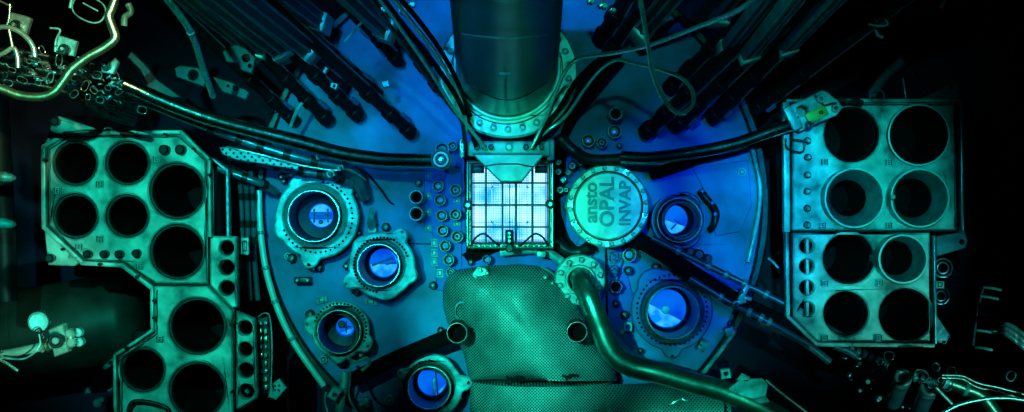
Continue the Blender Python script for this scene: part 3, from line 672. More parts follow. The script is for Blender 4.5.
rack(rr, [(793, 233), (930, 233), (931, 342), (818, 342), (793, 317)], [(849, 258.5, 26), (903, 259, 22), (846, 313.5, 22.5), (906, 315, 27)],
     [(807, 246, 7.4), (807, 266.5, 7.4), (807, 287.5, 7.4), (807, 309, 7.4)], ZR - .01, cw=1.5, cm=BORE)
lip(rr, [(786, 232), (787, 316), (816, 344), (932, 345)], ZR - .01, r=2.0); line(rr, [(792, 233), (792, 317), (817, 342), (930, 342)], ZR, r=.8); lip(rr, [(933, 236), (934, 343)], ZR - .01, TUBEM, r=1.2)
for y in (246, 266.5, 287.5, 309):
    bm = NB(); bbox(bm, W(807, y, ZR - .03), (PX(3.0), PX(14), .03), 0, .004); obj('slot_bar', bm, PLATE, rr)
    bm = NB(); bbox(bm, W(804.5, y, ZR - .035), (PX(1.0), PX(12), .03), 0, .002); obj('slot_bar', bm, DARK, rr)
tags(rr, [(824, 283), (879, 283), (824, 338), (878, 338)], ZR - .01)
obj('side_lug', plate(wp([(936, 257), (966, 248), (968, 240), (960, 218), (958, 232), (936, 236)], .3), [wc(962, 242, 2.6, .3, 14)], .26, .3), TUBEM, rr)
obj('side_lug', plate(wp([(936, 314), (951, 336), (946, 344), (936, 345)], .3), [wc(944, 343, 2.2, .3, 14)], .26, .3), TUBEM, rr)
bm = NB(); bbox(bm, W(862, 288, -.48), (PX(140), PX(100), .2), 0, .02); obj('lower_frame', bm, DARK, rr)
bm = NB(); bbox(bm, W(948, 165, .0), (PX(14), PX(120), .5), 0, .01); obj('outer_casing', bm, BLACK, ru)
# protruding canisters in the right racks
def canister(x, y, ro, ri, label, up=.10, m=STEEL2, bead=True):
    t = thing('canister', label, 'canister', W(x, y, ZR), 'canisters in the right racks'); z = ZR + up
    c = W(x, y, z); c.z = 0; R = PX(ro, z); r_ = PX(ri, z)
    c2 = c
    bm = NB(); lathe(bm, c, [(R, ZR - .25), (R, z), (R * .97, z), (r_, z - .12), (r_, z - .15), (R * .98, z - .2)], 56, None, True); obj('funnel', bm, m, t)
    bm = NB(); lathe(bm, c, [(r_, z - .13), (r_ - .004, z - .15), (r_ - .004, z - .5), (0, z - .5), (0, z - .52), (r_, z - .52)], 48); obj('inner_bore', bm, BLACK, t)
    bm = NB(); sweep(bm, [Vector((*q, z)) for q in circ(c.x, c.y, R * .99, 80)], PX(1.0, z), 8, True); obj('rim', bm, RIMM, t)
    bm = NB(); disc(bm, c, r_ * .99, z - .48, z - .46, 32); obj('bottom', bm, BLACK, t)
canister(854.5, 198, 29.5, 18.5, 'funnel-mouthed canister standing at the lower left of the upper right rack')
canister(920, 198, 29, 20, 'funnel-mouthed canister standing at the lower right of the upper right rack')
canister(903, 259, 24, 17.5, 'smallest bright-rimmed canister, in the lower right rack')
canister(919, 135, 30.5, 26.5, 'dark wide canister with a thin bright rim in the top right corner opening', .04, BORE)
bm = NB(); disc(bm, W(892, 197, .6), PX(2.4), 0, .02, 10, .006); obj('rim_bead', bm, STEEL, None, label='tiny bright bead on the left rim of the right-hand funnel canister', cat='clip')
for x, y, r, l in ((943, 268, 9, 'upper dim ring fitting right of the lower right rack'), (941, 296, 8, 'lower dim ring fitting right of the lower right rack')):
    t = thing('ring_fitting', l, 'fitting', W(x, y, .1), 'ring fittings')
    for k in (1.0, .6):
        bm = NB(); sweep(bm, [Vector((*q, .2)) for q in circ(*W(x, y, .2)[:2], PX(r * k), 30)], PX(.9), 8, True); obj('hoop', bm, TUBEM, t)
tag_plate(939, 284.5, 9, 7, 0, 'small blue tag between the two dim ring fittings', TAGM, .3, None)
# clamp bracket at the corner of the right rack
cb = thing('corner_clamp', 'tilted bright cyan clamp with square hole and olive label, on the upper right rack corner', 'clamp', W(812, 112, .5))
zc = .62
def rot(cx, cy, pts, deg): 
    a = math.radians(deg); return [(cx + x * math.cos(a) - y * math.sin(a), cy + x * math.sin(a) + y * math.cos(a)) for x, y in pts]
cc = (812, 110)
sq = [(-25, -14), (18, -13), (22, -9), (28, 4), (28, 12), (20, 16), (-20, 14), (-25, 8)]
hole1 = [(-14, -13), (-2, -13), (0, -2), (-10, 2), (-14, -4)]
hole1 = [(-9 + 6.5 * math.cos(a * PI / 3), -4 + 6 * math.sin(a * PI / 3)) for a in range(6)]
obj('clamp_plate', plate(wp(rot(*cc, sq, -27), zc), [wp(rot(*cc, hole1, -27), zc), wp(rot(*cc, circ(21, 9, 3, 14), -27), zc)], zc - .04, zc), PLATE, cb)
bm = NB(); q = rot(*cc, [(2, 6)], -27)[0]; bbox(bm, W(*q, zc + .012), (PX(22, zc), PX(11, zc), .02), math.radians(27)); obj('olive_label', bm, GOLD, cb)
for (dx, dy, m_, r_) in ((-10, 12, DARK, 4), (6, 6, DARK, 2), (12, -6, STEEL2, 4), (21, 9, STEEL2, 4)):
    q = rot(*cc, [(dx, dy)], -27)[0]; bm = NB(); ring(bm, W(*q, zc + .01), PX(r_ * .45, zc), PX(r_, zc), 0, .03, 20); obj('bolt', bm, m_, cb)
q = rot(*cc, [(-22, -2)], -27)[0]; bm = NB(); bbox(bm, W(*q, zc + .02), (PX(9, zc), PX(24, zc), .05), math.radians(27)); obj('jaw', bm, STEEL, cb)
bm = NB(); sweep(bm, [W(*rot(*cc, [a], -27)[0], zc + .02) for a in ((9, -13), (11, -4), (13, 2), (20, 3), (25, 5))], PX(1.2, zc), 8); obj('wire_loop', bm, DARK, cb)
bm = pipe([(838, 101, .6), (850, 100, .62), (862, 103, .6)], 3.0); obj('outlet_hose', bm, DARK, cb)
bm = pipe([(786, 138, .52), (787, 148, .52), (802, 152, .52), (804, 142, .52), (792, 139, .52)], .9, 8, 8); obj('wire_hoop', bm, DARK, None, label='thin dark wire hoop under the tilted clamp on the right rack', cat='wire')

# ------------------------------------------------------------------ chimney pipe at the top with its flange
ch = thing('chimney_pipe', 'huge dark vertical chimney pipe entering from the top edge with bolted flange', 'pipe', W(507, 72, .2))
b0, b1 = W(507, 66, .42), W(506, -60, 2.6)
r0, r1 = PX(50.5, .42), PX(62, 2.6)
bm = NB(); N = 90
rows = []
prof = [(0.0, 0.0), (.0, 1.0), (.20, 1.0), (.21, 1.006), (.225, 1.006), (.235, 1.0), (1, 1)]
pts = [b0.lerp(b1, t) for t, k in prof[1:]]; rad = [(r0 + (r1 - r0) * t) * k for t, k in prof[1:]]
sweep(bm, pts, rad, 90); obj('pipe_body', bm, PIPEM, ch)
c = W(508, 72, .36)
O = []
for i in range(120):
    a = 2 * PI * i / 120; x, y = 70 * math.cos(a), 66 * math.sin(a)
    O.append((508 + x, 72 + y))
fl_h = [wp(circ(507, 71, 44, 60), .40)]
obj('flange', plate(wp(O, .40), fl_h, .35, .40, .008), STEEL, ch)
bm = NB(); ring(bm, W(507, 67, .40), PX(50, .4), PX(54, .4), 0, .04, 90, .01); obj('weld_collar', bm, STEEL, ch)
for i in range(26):
    a = 2 * PI * (i + .5) / 26; x, y = 508 + 61 * math.cos(a), 72 + 57.5 * math.sin(a)
    if y > 22:
        bm = NB(); disc(bm, W(x, y, .40), PX(3.6, .4), 0, .008, 20, .002); disc(bm, W(x, y, .408), PX(2.5, .4), 0, .03, 6, .004); obj('bolt', bm, STEEL2, ch)
bm = NB(); sweep(bm, [W(507 + 55.5 * math.cos(q), 69 + 55 * math.sin(q), .405) for q in [PI * (-.1 + 1.2 * i / 60) for i in range(61)]], PX(.6), 6); obj('gasket_line', bm, DARK, ch)
def on_pipe(px, py, t0=.0, lift=.012):
    """point on the visible side of the pipe that projects to px, py"""
    o = Vector((0, 0, HC)); d = (W(px, py, 0) - o).normalized(); ax = (b1 - b0).normalized()
    for it in range(60):
        pass
    lo, hi = 0.0, 12.0; best = None; prev = None
    s_ = 3.0
    while s_ < 7.5:
        p = o + d * s_; h = (p - b0).dot(ax); L_ = (b1 - b0).length; R = r0 + (r1 - r0) * h / L_
        if (p - b0 - ax * h).length < R + lift and h > 0: return p
        s_ += .004
    return W(px, py, .5)
bm = NB(); sweep(bm, [on_pipe(505.5, y) for y in range(75, 114, 3)], .0035, 8); obj('marker_strip', bm, STEEL2, ch)
bm = NB(); sweep(bm, [on_pipe(x, 73.5) for x in range(500, 512, 2)], .0045, 8); obj('marker_bar', bm, STEEL, ch)
bm = NB(); sweep(bm, [on_pipe(x, 33 + 5 * math.sin((x - 455) / 104 * PI)) for x in range(462, 554, 4)], .0028, 6); obj('seam_weld', bm, STEEL2, ch)
bm = NB(); sweep(bm, [on_pipe(x, 78 + 22 * math.sin((x - 462) / 90 * PI)) for x in range(466, 549, 3)], .0025, 6); obj('seam_weld', bm, DARK, ch)

# ------------------------------------------------------------------ perforated cover
def shell(t, name, outline, spine, z0, h, m, rings=16, power=.55, n=110):
    """bulging shell: outline in pixels at height z0 rising to the spine polyline"""
    O = []; P = outline; L_ = [0]
    for i in range(len(P)): L_.append(L_[-1] + (Vector(P[(i + 1) % len(P)]) - Vector(P[i])).length)
    for k in range(n):
        s = L_[-1] * k / n; i = max(j for j in range(len(P)) if L_[j] <= s)
        f = (s - L_[i]) / (L_[i + 1] - L_[i]); O.append(Vector(P[i]).lerp(Vector(P[(i + 1) % len(P)]), f))
    def near(q):
        best = None
        for a, b in zip(spine, spine[1:]):
            A, B = Vector(a[:2]), Vector(b[:2]); f = max(0, min(1, (q - A).dot(B - A) / (B - A).length_squared)); r = A.lerp(B, f); hh = a[2] + (b[2] - a[2]) * f
            d = (q - r).length
            if best is None or d < best[0]: best = (d, r, hh)
        return best[1], best[2]
    bm = NB(); rows = []
    S = [near(q) for q in O]
    for _ in range(3): S = [((S[i - 1][0] + S[i][0] + S[(i + 1) % n][0]) / 3, (S[i - 1][1] + S[i][1] + S[(i + 1) % n][1]) / 3) for i in range(n)]
    base = [W(q.x, q.y, z0) for q in O]
    rows.append([bm.verts.new(Vector((v.x, v.y, 0.0))) for v in base])
    for j in range(rings + 1):
        t_ = j / rings; row = []
        for i in range(n):
            q = O[i].lerp(S[i][0], t_); z = z0 + h * S[i][1] * (1 - (1 - t_) ** 2) ** power
            row.append(bm.verts.new(W(q.x, q.y, z)))
        rows.append(row)
    for a, b in zip(rows, rows[1:]):
        for i in range(n): bm.faces.new((a[i], a[(i + 1) % n], b[(i + 1) % n], b[i]))
    bmesh.ops.holes_fill(bm, edges=[e for e in bm.edges if e.is_boundary and all(v in rows[-1] for v in e.verts)])
    bmesh.ops.remove_doubles(bm, verts=bm.verts, dist=.0004)
    return obj(name, bm, m, t, angle=60)
pc = thing('perforated_cover', 'big bulging perforated green metal hood in the bottom centre', 'cover', W(525, 340, 0))
shell(pc, 'hood', [(443, 290), (446, 278), (455, 271), (480, 267), (520, 265), (541, 267), (552, 274), (562, 284), (580, 304), (596, 330), (608, 352), (614, 368), (618, 381), (470, 381), (463, 352), (449, 328), (443, 308)],
      [(488, 292, .86), (512, 300, 1.0), (540, 350, 1.0), (548, 381, .95)], .12, .31, PERF, 18, .62)
def barrel(t, name, ax0, ax1, half, z0, h, m, n=24, k=10):
    """half barrel between two pixel points, half width in px"""
    A, B = Vector(ax0), Vector(ax1); d = (B - A).normalized(); pn = Vector((-d.y, d.x)); bm = NB(); rows = []
    for j in range(k + 1):
        q = A.lerp(B, j / k); row = []
        for i in range(n + 1):
            a = PI * i / n; p = q + pn * half * math.cos(a); g = W(p.x, p.y, z0); row.append(bm.verts.new(Vector((g.x, g.y, z0 + h * math.sin(a)))))
        rows.append(row)
    for a, b in zip(rows, rows[1:]):
        for i in range(n): bm.faces.new((a[i], a[i + 1], b[i + 1], b[i]))
    bm.faces.new(rows[0]); bm.faces.new(rows[-1][::-1])
    return obj(name, bm, m, t, angle=50)
barrel(pc, 'body', (541, 380), (541, 450), 71, .10, .27, PERF)
bm = NB(); sweep(bm, [W(470, 381, .14), W(490, 380, .30), W(540, 379, .385), W(590, 380, .30), W(612, 381, .14)], PX(.6), 8); obj('seam', bm, DARK, pc)
for x, y in ((515, 378), (569, 376)):
    bm = pipe([(x - 8, y - 1, .395), (x - 2, y + 1, .42), (x + 3, y - 1, .42), (x + 9, y, .395)], 1.6, 8, 8); obj('tie_handle', bm, DARK, pc)
    bm = pipe([(x - 1, y, .41), (x - 4, y + 6, .41), (x - 9, y + 5, .40)], 1.0, 6, 6); obj('tie_wire', bm, DARK, pc)
for x, y, r in ((480, 270, 3), (487, 273, 2.6), (476, 277, 2.4), (484, 279, 3), (545, 277, 2.4), (538, 284, 2), (552, 283, 2)):
    bm = NB(); disc(bm, W(x, y, .30), PX(r * .7), 0, .03, 14, .006); obj('rivet', bm, STEEL, pc)
obj('bolt_tab', plate(wp([(472, 274), (478, 266), (486, 268), (490, 274), (484, 283), (474, 281)], .31), [], .285, .305), STEEL, pc)
bm = pipe([(459, 322, .28), (455, 312, .30), (458, 304, .32), (465, 303, .33), (468, 312, .33)], .9, 8, 8); obj('loose_wire', bm, FLANGE, pc)
obj('edge_trim', (lambda b: (sweep(b, spline([W(x, y, .125) for x, y in [(541, 266.5), (552, 273), (563, 284), (581, 304), (598, 330), (610, 352), (616, 368)]], 6), PX(1.1), 8), b)[1])(NB()), STEEL2, pc)
for i, (x, y, l) in enumerate(((457, 333, 'left of the two round black open stubs on the perforated hood'), (577, 332, 'right of the two round black open stubs on the perforated hood'))):
    t = thing('open_stub', l, 'pipe end', W(x, y, .1), 'open stubs')
    z = .48; c = W(x, y, z); c.z = 0
    bm = NB(); ring(bm, c, PX(9.2, z), PX(10.2, z), .1, z, 48, .002); obj('sleeve', bm, ROD, t)
    bm = NB(); sweep(bm, [Vector((*q, z)) for q in circ(c.x, c.y, PX(9.8, z), 60)], PX(.5, z), 6, True); obj('rim', bm, STEEL, t)
    bm = NB(); disc(bm, c, PX(9.3, z), z - .12, z - .10, 32); obj('bore', bm, BLACK, t)
pcy = thing('perforated_pipe', 'horizontal perforated green half-round guard running right from the hood, bottom edge', 'guard', W(670, 405, 0))
barrel(pcy, 'guard', (604, 412), (725, 412), 28, .14, .20, perfmat('perforated_guard', (.62, .64, .60), .0100, .33))
bm = NB(); sweep(bm, [W(725, 385, .16), W(725.5, 398, .30), W(725.5, 412, .345), W(725, 430, .25)], PX(1.2), 8); obj('end_band', bm, DARK, pcy)
bm = NB(); bbox(bm, W(675, 402, .335), (PX(12), PX(2.6), .02), .5); bbox(bm, W(685, 400, .332), (PX(8), PX(2.4), .02), -.3); obj('shiny_scrap', bm, SILV, pcy)

# ------------------------------------------------------------------ green bent pipe with flange
bp = thing('bent_pipe', 'thick shiny green pipe bending from its bolted flange to the lower right edge', 'pipe', W(582, 282, .1))
bm = pipe([(580, 272, .12), (582, 281, .30), (587, 293, .38), (593, 308, .40), (601, 329, .40), (608, 346, .40), (618, 359, .40), (634, 367, .40), (655, 372, .40), (690, 382, .39), (725, 392, .38), (758, 406, .38), (790, 424, .38)], 10.5, 10, 28)
obj('pipe', bm, GPIPE, bp)
c = W(580, 280, .22)
obj('flange', plate([tuple(v) for v in circ(c.x, c.y, PX(25.5, .22), 64)], [circ(c.x, c.y, PX(12.5, .22), 32)], .16, .22, .006), STEEL, bp)
bm = NB(); disc(bm, Vector((c.x, c.y, 0)), PX(14), 0, .17, 32); obj('neck', bm, DARK, bp)
bm = NB(); ring(bm, c, PX(12), PX(15), 0, .03, 40, .008); obj('collar', bm, STEEL, bp)
for i in range(10):
    a = 2 * PI * (i + .4) / 10; bm = NB(); disc(bm, Vector((c.x + PX(20) * math.cos(a), c.y + PX(20) * math.sin(a), .22)), PX(2.6), 0, .03, 16, .008); obj('bolt', bm, STEEL2, bp)
for x, y, a in ((631, 366.5, -1.2), (594, 311, .4)):
    bm = NB(); M = dirM(W(x + 8, y + 3.2, .4) - W(x, y, .4)) if x > 600 else dirM(W(x + 3.3, y + 8, .4) - W(x, y, .4)); ring(bm, W(x, y, .40), PX(10.2, .4), PX(11.1, .4), 0, .012, 32, .002, M); obj('weld_bead', bm, GPIPE, bp)
obj('pipe_saddle', plate(wp([(585, 316), (592, 312), (600, 330), (603, 342), (597, 340), (590, 328)], .36), [wc(594, 324, 2, .36, 12)], .32, .36), FLANGE, None, label='small pale saddle plate wedged between the hood and the bent pipe', cat='bracket')

# ------------------------------------------------------------------ hoses and cables
def hose(name, pp, r, m, label, cat='hose', k=10, n=14, bands=(), group=None, end=None, bandm=None, bandr=1.35, bandw=2.6):
    pts = spline([W(*p) for p in pp], k); R = PX(r, pp[len(pp) // 2][2]); bm = NB(); sweep(bm, pts, R, n)
    if not bands and not end: return obj(name, bm, m, None, label=label, cat=cat, group=group)
    t = thing(name, label, cat, pts[len(pts) // 2], group); obj('sleeve', bm, m, t)
    for f in bands:
        i = min(len(pts) - 2, int(f * (len(pts) - 1))); d = pts[i + 1] - pts[i]; bm = NB()
        h = PX(bandw, 0); ring(bm, pts[i], R * .98, R * bandr, -h / 2, h / 2, 22, .002, dirM(d)); obj('band', bm, bandm or STEEL2, t)
    if end: end(t)
    return t
def end_left(t):
    c = W(442, 160, .38)
    bm = NB(); disc(bm, c, PX(10.5, .38), 0, .10, 36, .012); obj('end_fitting', bm, STEEL, t)
    bm = NB(); ring(bm, c, PX(3.2), PX(5.2), .10, .125, 28, .003); ring(bm, c, PX(7.6), PX(8.4), .10, .11, 32, .002); obj('end_ring', bm, DARK, t)
    bm = NB(); disc(bm, c, PX(2), .10, .13, 14, .004); obj('end_pin', bm, SILV, t)
hose('thick_hose', [(120, 82, .75), (170, 104, .70), (215, 120, .66), (256, 131, .62), (300, 142, .58), (340, 153, .54), (380, 159, .50), (415, 160.5, .46), (444, 161, .43)], 7.2, HOSE,
     'thick glossy black hose crossing the upper left and ending in a round fitting', end=end_left)
t = hose('thick_hose', [(622, 157, .40), (650, 158, .44), (690, 153, .50), (735, 144, .55), (775, 130, .60), (800, 122, .64)], 6.6, HOSE, 'thick glossy black hose from above the round lid to the upper right rack')
hose('thick_hose', [(560, 138, .30), (575, 152, .30), (592, 160, .34), (625, 159, .38)], 6.0, DARK, 'short black hose curling above the top left of the round lid')
hose('thick_hose', [(650, 174, .15), (680, 165, .18), (720, 150, .22), (760, 140, .3), (785, 134, .4)], 5.5, BLACK, 'dull black hose lying just under the glossy hose on the right')
hose('thick_hose', [(457, 333, .30), (425, 346, .26), (390, 361, .22), (352, 380, .2)], 7.6, BLACK, 'straight black hose from the left open stub to the lower left')
hose('thick_hose', [(628, 234, .20), (660, 252, .22), (700, 278, .26), (735, 300, .30), (780, 322, .34)], 8.4, BLACK, 'wide black hose running from under the lid to the lower right')
hose('instrument_tube_run', [(652, 238, .28), (700, 262, .32), (745, 284, .36), (800, 312, .40), (850, 340, .4)], 3.2, DTUBE, 'upper slim blued tube running diagonally to the lower right under the rack', 'tube', bands=(.15, .3, .42, .5, .62, .75), bandw=4, bandm=STEEL2)
hose('instrument_tube_run', [(690, 278, .28), (735, 305, .32), (765, 320, .36), (810, 345, .36)], 3.4, DTUBE, 'lower slim blued tube running diagonally beneath its twin, lower right', 'tube', bands=(.25, .35, .5, .66, .72), bandw=4, bandm=STEEL2)
hose('instrument_tube_run', [(760, 322, .2), (800, 340, .2), (830, 362, .2)], 4, TUBEM, 'dim blued tube piece lying below the cut corner of the right rack', 'tube')
hose('rim_hose', [(259, 190, .10), (259.5, 215, .10), (262, 245, .10), (268, 278, .10), (279, 312, .10), (296, 346, .10), (324, 386, .10)], 3.3, RIMM, 'pale banded hose following the left rim of the vessel downward', bands=(.28, .45, .63, .8), bandm=STEEL2, bandw=3.5)
hose('rim_hose', [(752, 146, .12), (755, 160, .10), (760, 185, .10), (759, 210, .10), (754, 236, .08), (748, 262, .08)], 2.2, FLANGE, 'thin pale hose following the right rim of the vessel')
hose('rim_hose', [(735, 330, .2), (725, 345, .15), (712, 362, .12), (699, 379, .1)], 2.2, FLANGE, 'short pale rod slanting down left behind the bent pipe', 'rod')
t = thing('pale_connector', 'bright cyan forked connector on the twin tubes right of the lower blue flange', 'connector', W(741, 296, .3))
bm = NB(); bbox(bm, W(743, 293, .42), (PX(5), PX(16), .05), -.5); bbox(bm, W(739, 302, .42), (PX(12), PX(4), .05), .3); bbox(bm, W(746, 298, .42), (PX(10), PX(3.5), .04), -.2); obj('fork', bm, STEEL, t)
bm = NB(); disc(bm, W(740, 291, .43), PX(2.2), 0, .04, 12); disc(bm, W(736, 304, .43), PX(2), 0, .04, 12); obj('screws', bm, DARK, t)
t = thing('pale_connector', 'small cyan cube connector at the top of the slanting pale rod', 'connector', W(729, 331, .2))
bm = NB(); bbox(bm, W(729, 331, .3), (PX(9), PX(8), .06), .3); obj('block', bm, STEEL, t)
bm = NB(); ring(bm, W(731, 324, .3), PX(2.6), PX(3.8), 0, .02, 18); obj('loop', bm, DARK, t)
t = thing('square_nut', 'loose square cyan nut lying above the crumpled foil at the bottom', 'nut', W(726, 374, .1))
obj('body', plate(wp(rot(726, 374, [(-5, -5), (5, -5), (5, 5), (-5, 5)], -8), .3), [wc(726, 374, 2.2, .3, 16)], .26, .3), FLANGE, t)
for pts, l in (([(728, 389), (740, 380), (762, 378), (768, 384), (766, 396), (752, 399), (733, 394)], 'largest piece of crumpled pale sheet beside the bent pipe end'),
               ([(736, 380), (742, 373), (750, 377), (748, 382)], 'small folded pale sheet tab above the largest crumpled piece'),
               ([(752, 400), (766, 396), (770, 402), (758, 404)], 'small pale sheet sliver below the largest crumpled piece')):
    me = plate(wp(pts, .42), [], .41, .42, .002); obj('sheet_scrap', me, FLANGE, None, label=l, cat='scrap', group='crumpled sheet scraps')
hose('thin_cable', [(766, 380, .35), (780, 392, .35), (806, 412, .35), (820, 424, .35)], 1.5, WIRE, 'thin bright cable slanting off the bottom edge below the right rack', 'cable')
# cables at the top
Z2 = .9
hose('thin_cable', [(374, -8, 2.0), (396, 22, 1.6), (428, 68, 1.1), (452, 106, .8), (468, 126, .6), (486, 150, .48)], 1.8, WIRE, 'left of two cyan cables falling to the hanger bracket, left of the chimney', 'cable')
hose('thin_cable', [(388, -8, 2.0), (410, 20, 1.7), (432, 48, 1.2), (454, 84, .8), (463, 108, .6), (466, 128, .5), (463, 142, .42)], 1.8, WIRE, 'right of two cyan cables falling beside the chimney to the side clip', 'cable')
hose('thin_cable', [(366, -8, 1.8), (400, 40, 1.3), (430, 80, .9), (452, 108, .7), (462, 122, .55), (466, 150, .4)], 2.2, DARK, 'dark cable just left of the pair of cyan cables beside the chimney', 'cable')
hose('thin_cable', [(760, -6, 3.4), (735, 12, 3.2), (690, 30, 2.7), (650, 45, 2.3), (615, 53, 1.8), (580, 58, 1.2), (566, 70, 1.0), (556, 92, .7), (545, 120, .52), (531, 148, .46)], 1.8, WIRE, 'long thin cable from the top right edge past the chimney flange to the bracket', 'cable')
hose('thin_cable', [(684, 113, 2.2), (693, 104, 2.1), (692, 90, 2.0), (680, 77, 1.9), (655, 68, 1.7), (630, 62, 1.4), (616, 60, 1.3), (600, 70, 1.1), (584, 90, .8), (566, 116, .55), (548, 130, .5), (538, 140, .46), (539, 150, .44)], 1.8, WIRE, 'looping thin cable above the round lid, running down to the bracket', 'cable')
hose('pale_cable', [(639, -8, 3.2), (643, 15, 3.1), (648, 45, 2.9), (652, 70, 2.7), (660, 92, 2.5), (670, 107, 2.4), (679, 113.5, 2.3), (685, 113, 2.2)], 2.3, WIRE, 'thick pale cord dropping from the top edge into the cable loop', 'cord')
hose('grey_hose', [(160, -10, 2.0), (172, 5, 1.9), (186, 24, 1.8), (195, 42, 1.6), (202, 65, 1.4), (208, 82, 1.2), (213, 96, 1.0)], 3.4, WIRE, 'pale cyan hose hanging from the top edge left of the hanging channels', bands=(.42,), bandm=FLANGE, bandw=8, bandr=1.15)
for pts, r, l in (([(378, -8, 1.7), (404, 26, 1.4), (436, 66, 1.0), (457, 98, .7), (468, 122, .5), (476, 146, .42)], 2.6, 'heavy black outline strand between the two cyan cables left of the chimney'),  # strands added as dark outlines of the bright wires
                  ([(596, 62, 1.0), (576, 82, .8), (560, 108, .6), (545, 128, .5), (536, 146, .44)], 2.8, 'heavy black outline strand beside the pale wires right of the chimney flange'),
                  ([(394, -8, 1.9), (420, 22, 1.5), (444, 56, 1.1), (460, 88, .7), (470, 116, .5)], 2.4, 'heavy black outline strand nearest the chimney on its left'),
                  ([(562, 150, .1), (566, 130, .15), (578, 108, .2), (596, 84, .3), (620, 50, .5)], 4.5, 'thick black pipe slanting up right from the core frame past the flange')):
    hose('black_strand', pts, r, BLACK, l, 'cable')
# tube bundle under the thick hose
hose('blued_pipe', [(146, 102, .5), (180, 116, .48), (215, 130, .45), (256, 145, .42), (300, 158, .40), (342, 167, .36)], 4.6, TUBEM, 'upper blued pipe of the bundle below the thick left hose', 'pipe', bands=(.38, .52, .62, .75, .86), bandm=DARK, bandw=7, bandr=1.25, group='bundled pipes')
hose('blued_pipe', [(228, 156, .35), (262, 163, .35), (300, 171, .33), (330, 176, .30), (352, 184, .25)], 4.0, TUBEM, 'lower blued pipe of the bundle above the largest flange', 'pipe', bands=(.2, .35, .5, .66, .85), bandm=DARK, bandw=6, bandr=1.3, group='bundled pipes')
hose('blued_pipe', [(218, 168, .3), (240, 176, .3), (262, 184, .28), (276, 192, .2)], 3.8, TUBEM, 'short blued pipe left of the largest flange top', 'pipe', bands=(.4, .7), bandm=DARK, bandw=6, group='bundled pipes')
hose('stub_hose', [(342, 166, .28), (352, 172, .25), (359, 183, .2), (364, 197, .12)], 6.2, TUBEM, 'fat short blued hose bending down right of the largest flange')
hose('thin_cable', [(355, 166, .3), (368, 176, .15), (378, 186, .08), (388, 200, .05), (393, 204, .02)], 1.0, DARK, 'thin dark cable curving over the plate right of the fat short hose', 'cable')
hose('thin_cable', [(226, 147, .45), (262, 155, .45), (300, 165, .42), (330, 170, .42), (350, 170, .4), (366, 180, .3)], 1.1, WIRE, 'thin pale wire laid along the pipe bundle', 'cable')
t = thing('dotted_ribbon', 'perforated light blue cable tray strip at the upper right of the left rack', 'cable tray', W(245, 154, .4))
obj('strip', plate(wp([(219, 147), (228, 147), (262, 156), (300, 166), (298, 170), (262, 164), (236, 160), (222, 154)], .5), [], .48, .5), PERFB, t)
for i, (x, y, r, l) in enumerate([(319, 157, 2.6, 'tiny bright screw left of the pipe bundle middle'), (331, 174, 4, 'bright small clamp on the lower bundle pipe'), (341, 168, 3, 'bright small clamp where the bundle ends')]):
    t = thing('hose_clip', l, 'clip', W(x, y, .3)); bm = NB(); bbox(bm, W(x, y, .46), (PX(r * 1.8), PX(r * 1.5), .05), .4); obj('body', bm, FLANGE, t)
    bm = NB(); disc(bm, W(x, y, .485), PX(r * .5), 0, .03, 10); obj('screw', bm, DARK, t)
# vertical dark bundle beside the left rack
for i, (x0, x1, l) in enumerate([(241, 243, 'left tube of the dark vertical bundle beside the upper left rack'), (247, 250, 'middle tube of the dark vertical bundle beside the upper left rack'), (253, 258, 'right tube of the dark vertical bundle beside the upper left rack')]):
    hose('vertical_tube', [(x0 - 3, 172, .2), (x0, 200, .15), (x0 + 1, 250, .1), (x1, 300, .05)], 2.6, TUBEM, l, 'tube', bands=(.15, .33, .5, .62), bandm=DARK, bandw=7, bandr=1.25, group='vertical dark tubes')
tag_plate(245.5, 246, 8, 17, 0, 'upright tag on the dark tube bundle right of the three-hole strip', FLANGE, .3, None, 3)
ts = thing('terminal_strip', 'tall narrow strip of tiny terminals right of the four-hole strip rack', 'terminal strip', W(264, 350, 0))
obj('frame', plate(wp([(257, 318), (268, 316), (271, 350), (270, 392), (258, 398)], .25), [], .20, .25), DARK, ts)
for i in range(9):
    for j in range(2):
        bm = NB(); y = 323 + i * 8; bbox(bm, W(261 + j * 5, y, .27), (PX(3.2 - (i % 2) * .8), PX(3.4 + (i % 3)), .03), 0, .002); obj('terminal', bm, [FLANGE, TUBEM, GPIPE][(i * 2 + j) % 3], ts)
bm = pipe([(258, 317, .3), (265, 313, .3), (270, 318, .3), (272, 345, .3), (271, 390, .3)], .7, 8, 6); obj('edge_wire', bm, FLANGE, ts)
obj('hole_plate', plate(wp([(270, 385), (279, 379), (287, 388), (276, 400), (268, 397)], .25), [wc(275 + 4 * i, 386 + 4 * j, 1.1, .25, 8) for i in range(2) for j in range(2)], .22, .25), FLANGE, None, label='small pale plate with four holes at the foot of the terminal strip', cat='plate')
# bottom left of the hood: tube with clamps and wires
hose('upright_tube', [(345, 372, .2), (343, 390, .2), (340, 405, .2), (338, 425, .2)], 4.2, FLANGE, 'pale upright tube at the bottom edge left of the bottom flange', 'tube', bands=(.3,), bandm=STEEL2, bandw=1.5, bandr=1.1)
t = thing('box_clamp', 'small pale box clamp left of the pale upright tube', 'clamp', W(334, 394, .1))
obj('body', plate(wp(rot(334, 394, [(-5, -6), (5, -6), (5, 6), (-5, 6)], 30), .3), [wc(334.5, 395, 2.2, .3, 14)], .24, .3), FLANGE, t)
hose('thin_cable', [(351, 362, .3), (350, 380, .25), (349, 396, .2), (354, 408, .2), (362, 418, .2)], 1.1, FLANGE, 'pale wire right beside the upright tube', 'cable')
hose('thin_cable', [(362, 372, .2), (368, 385, .1), (374, 398, .06), (384, 406, .04), (396, 408, .03)], 1.0, DARK, 'dark wire curving below the straight black hose', 'cable')
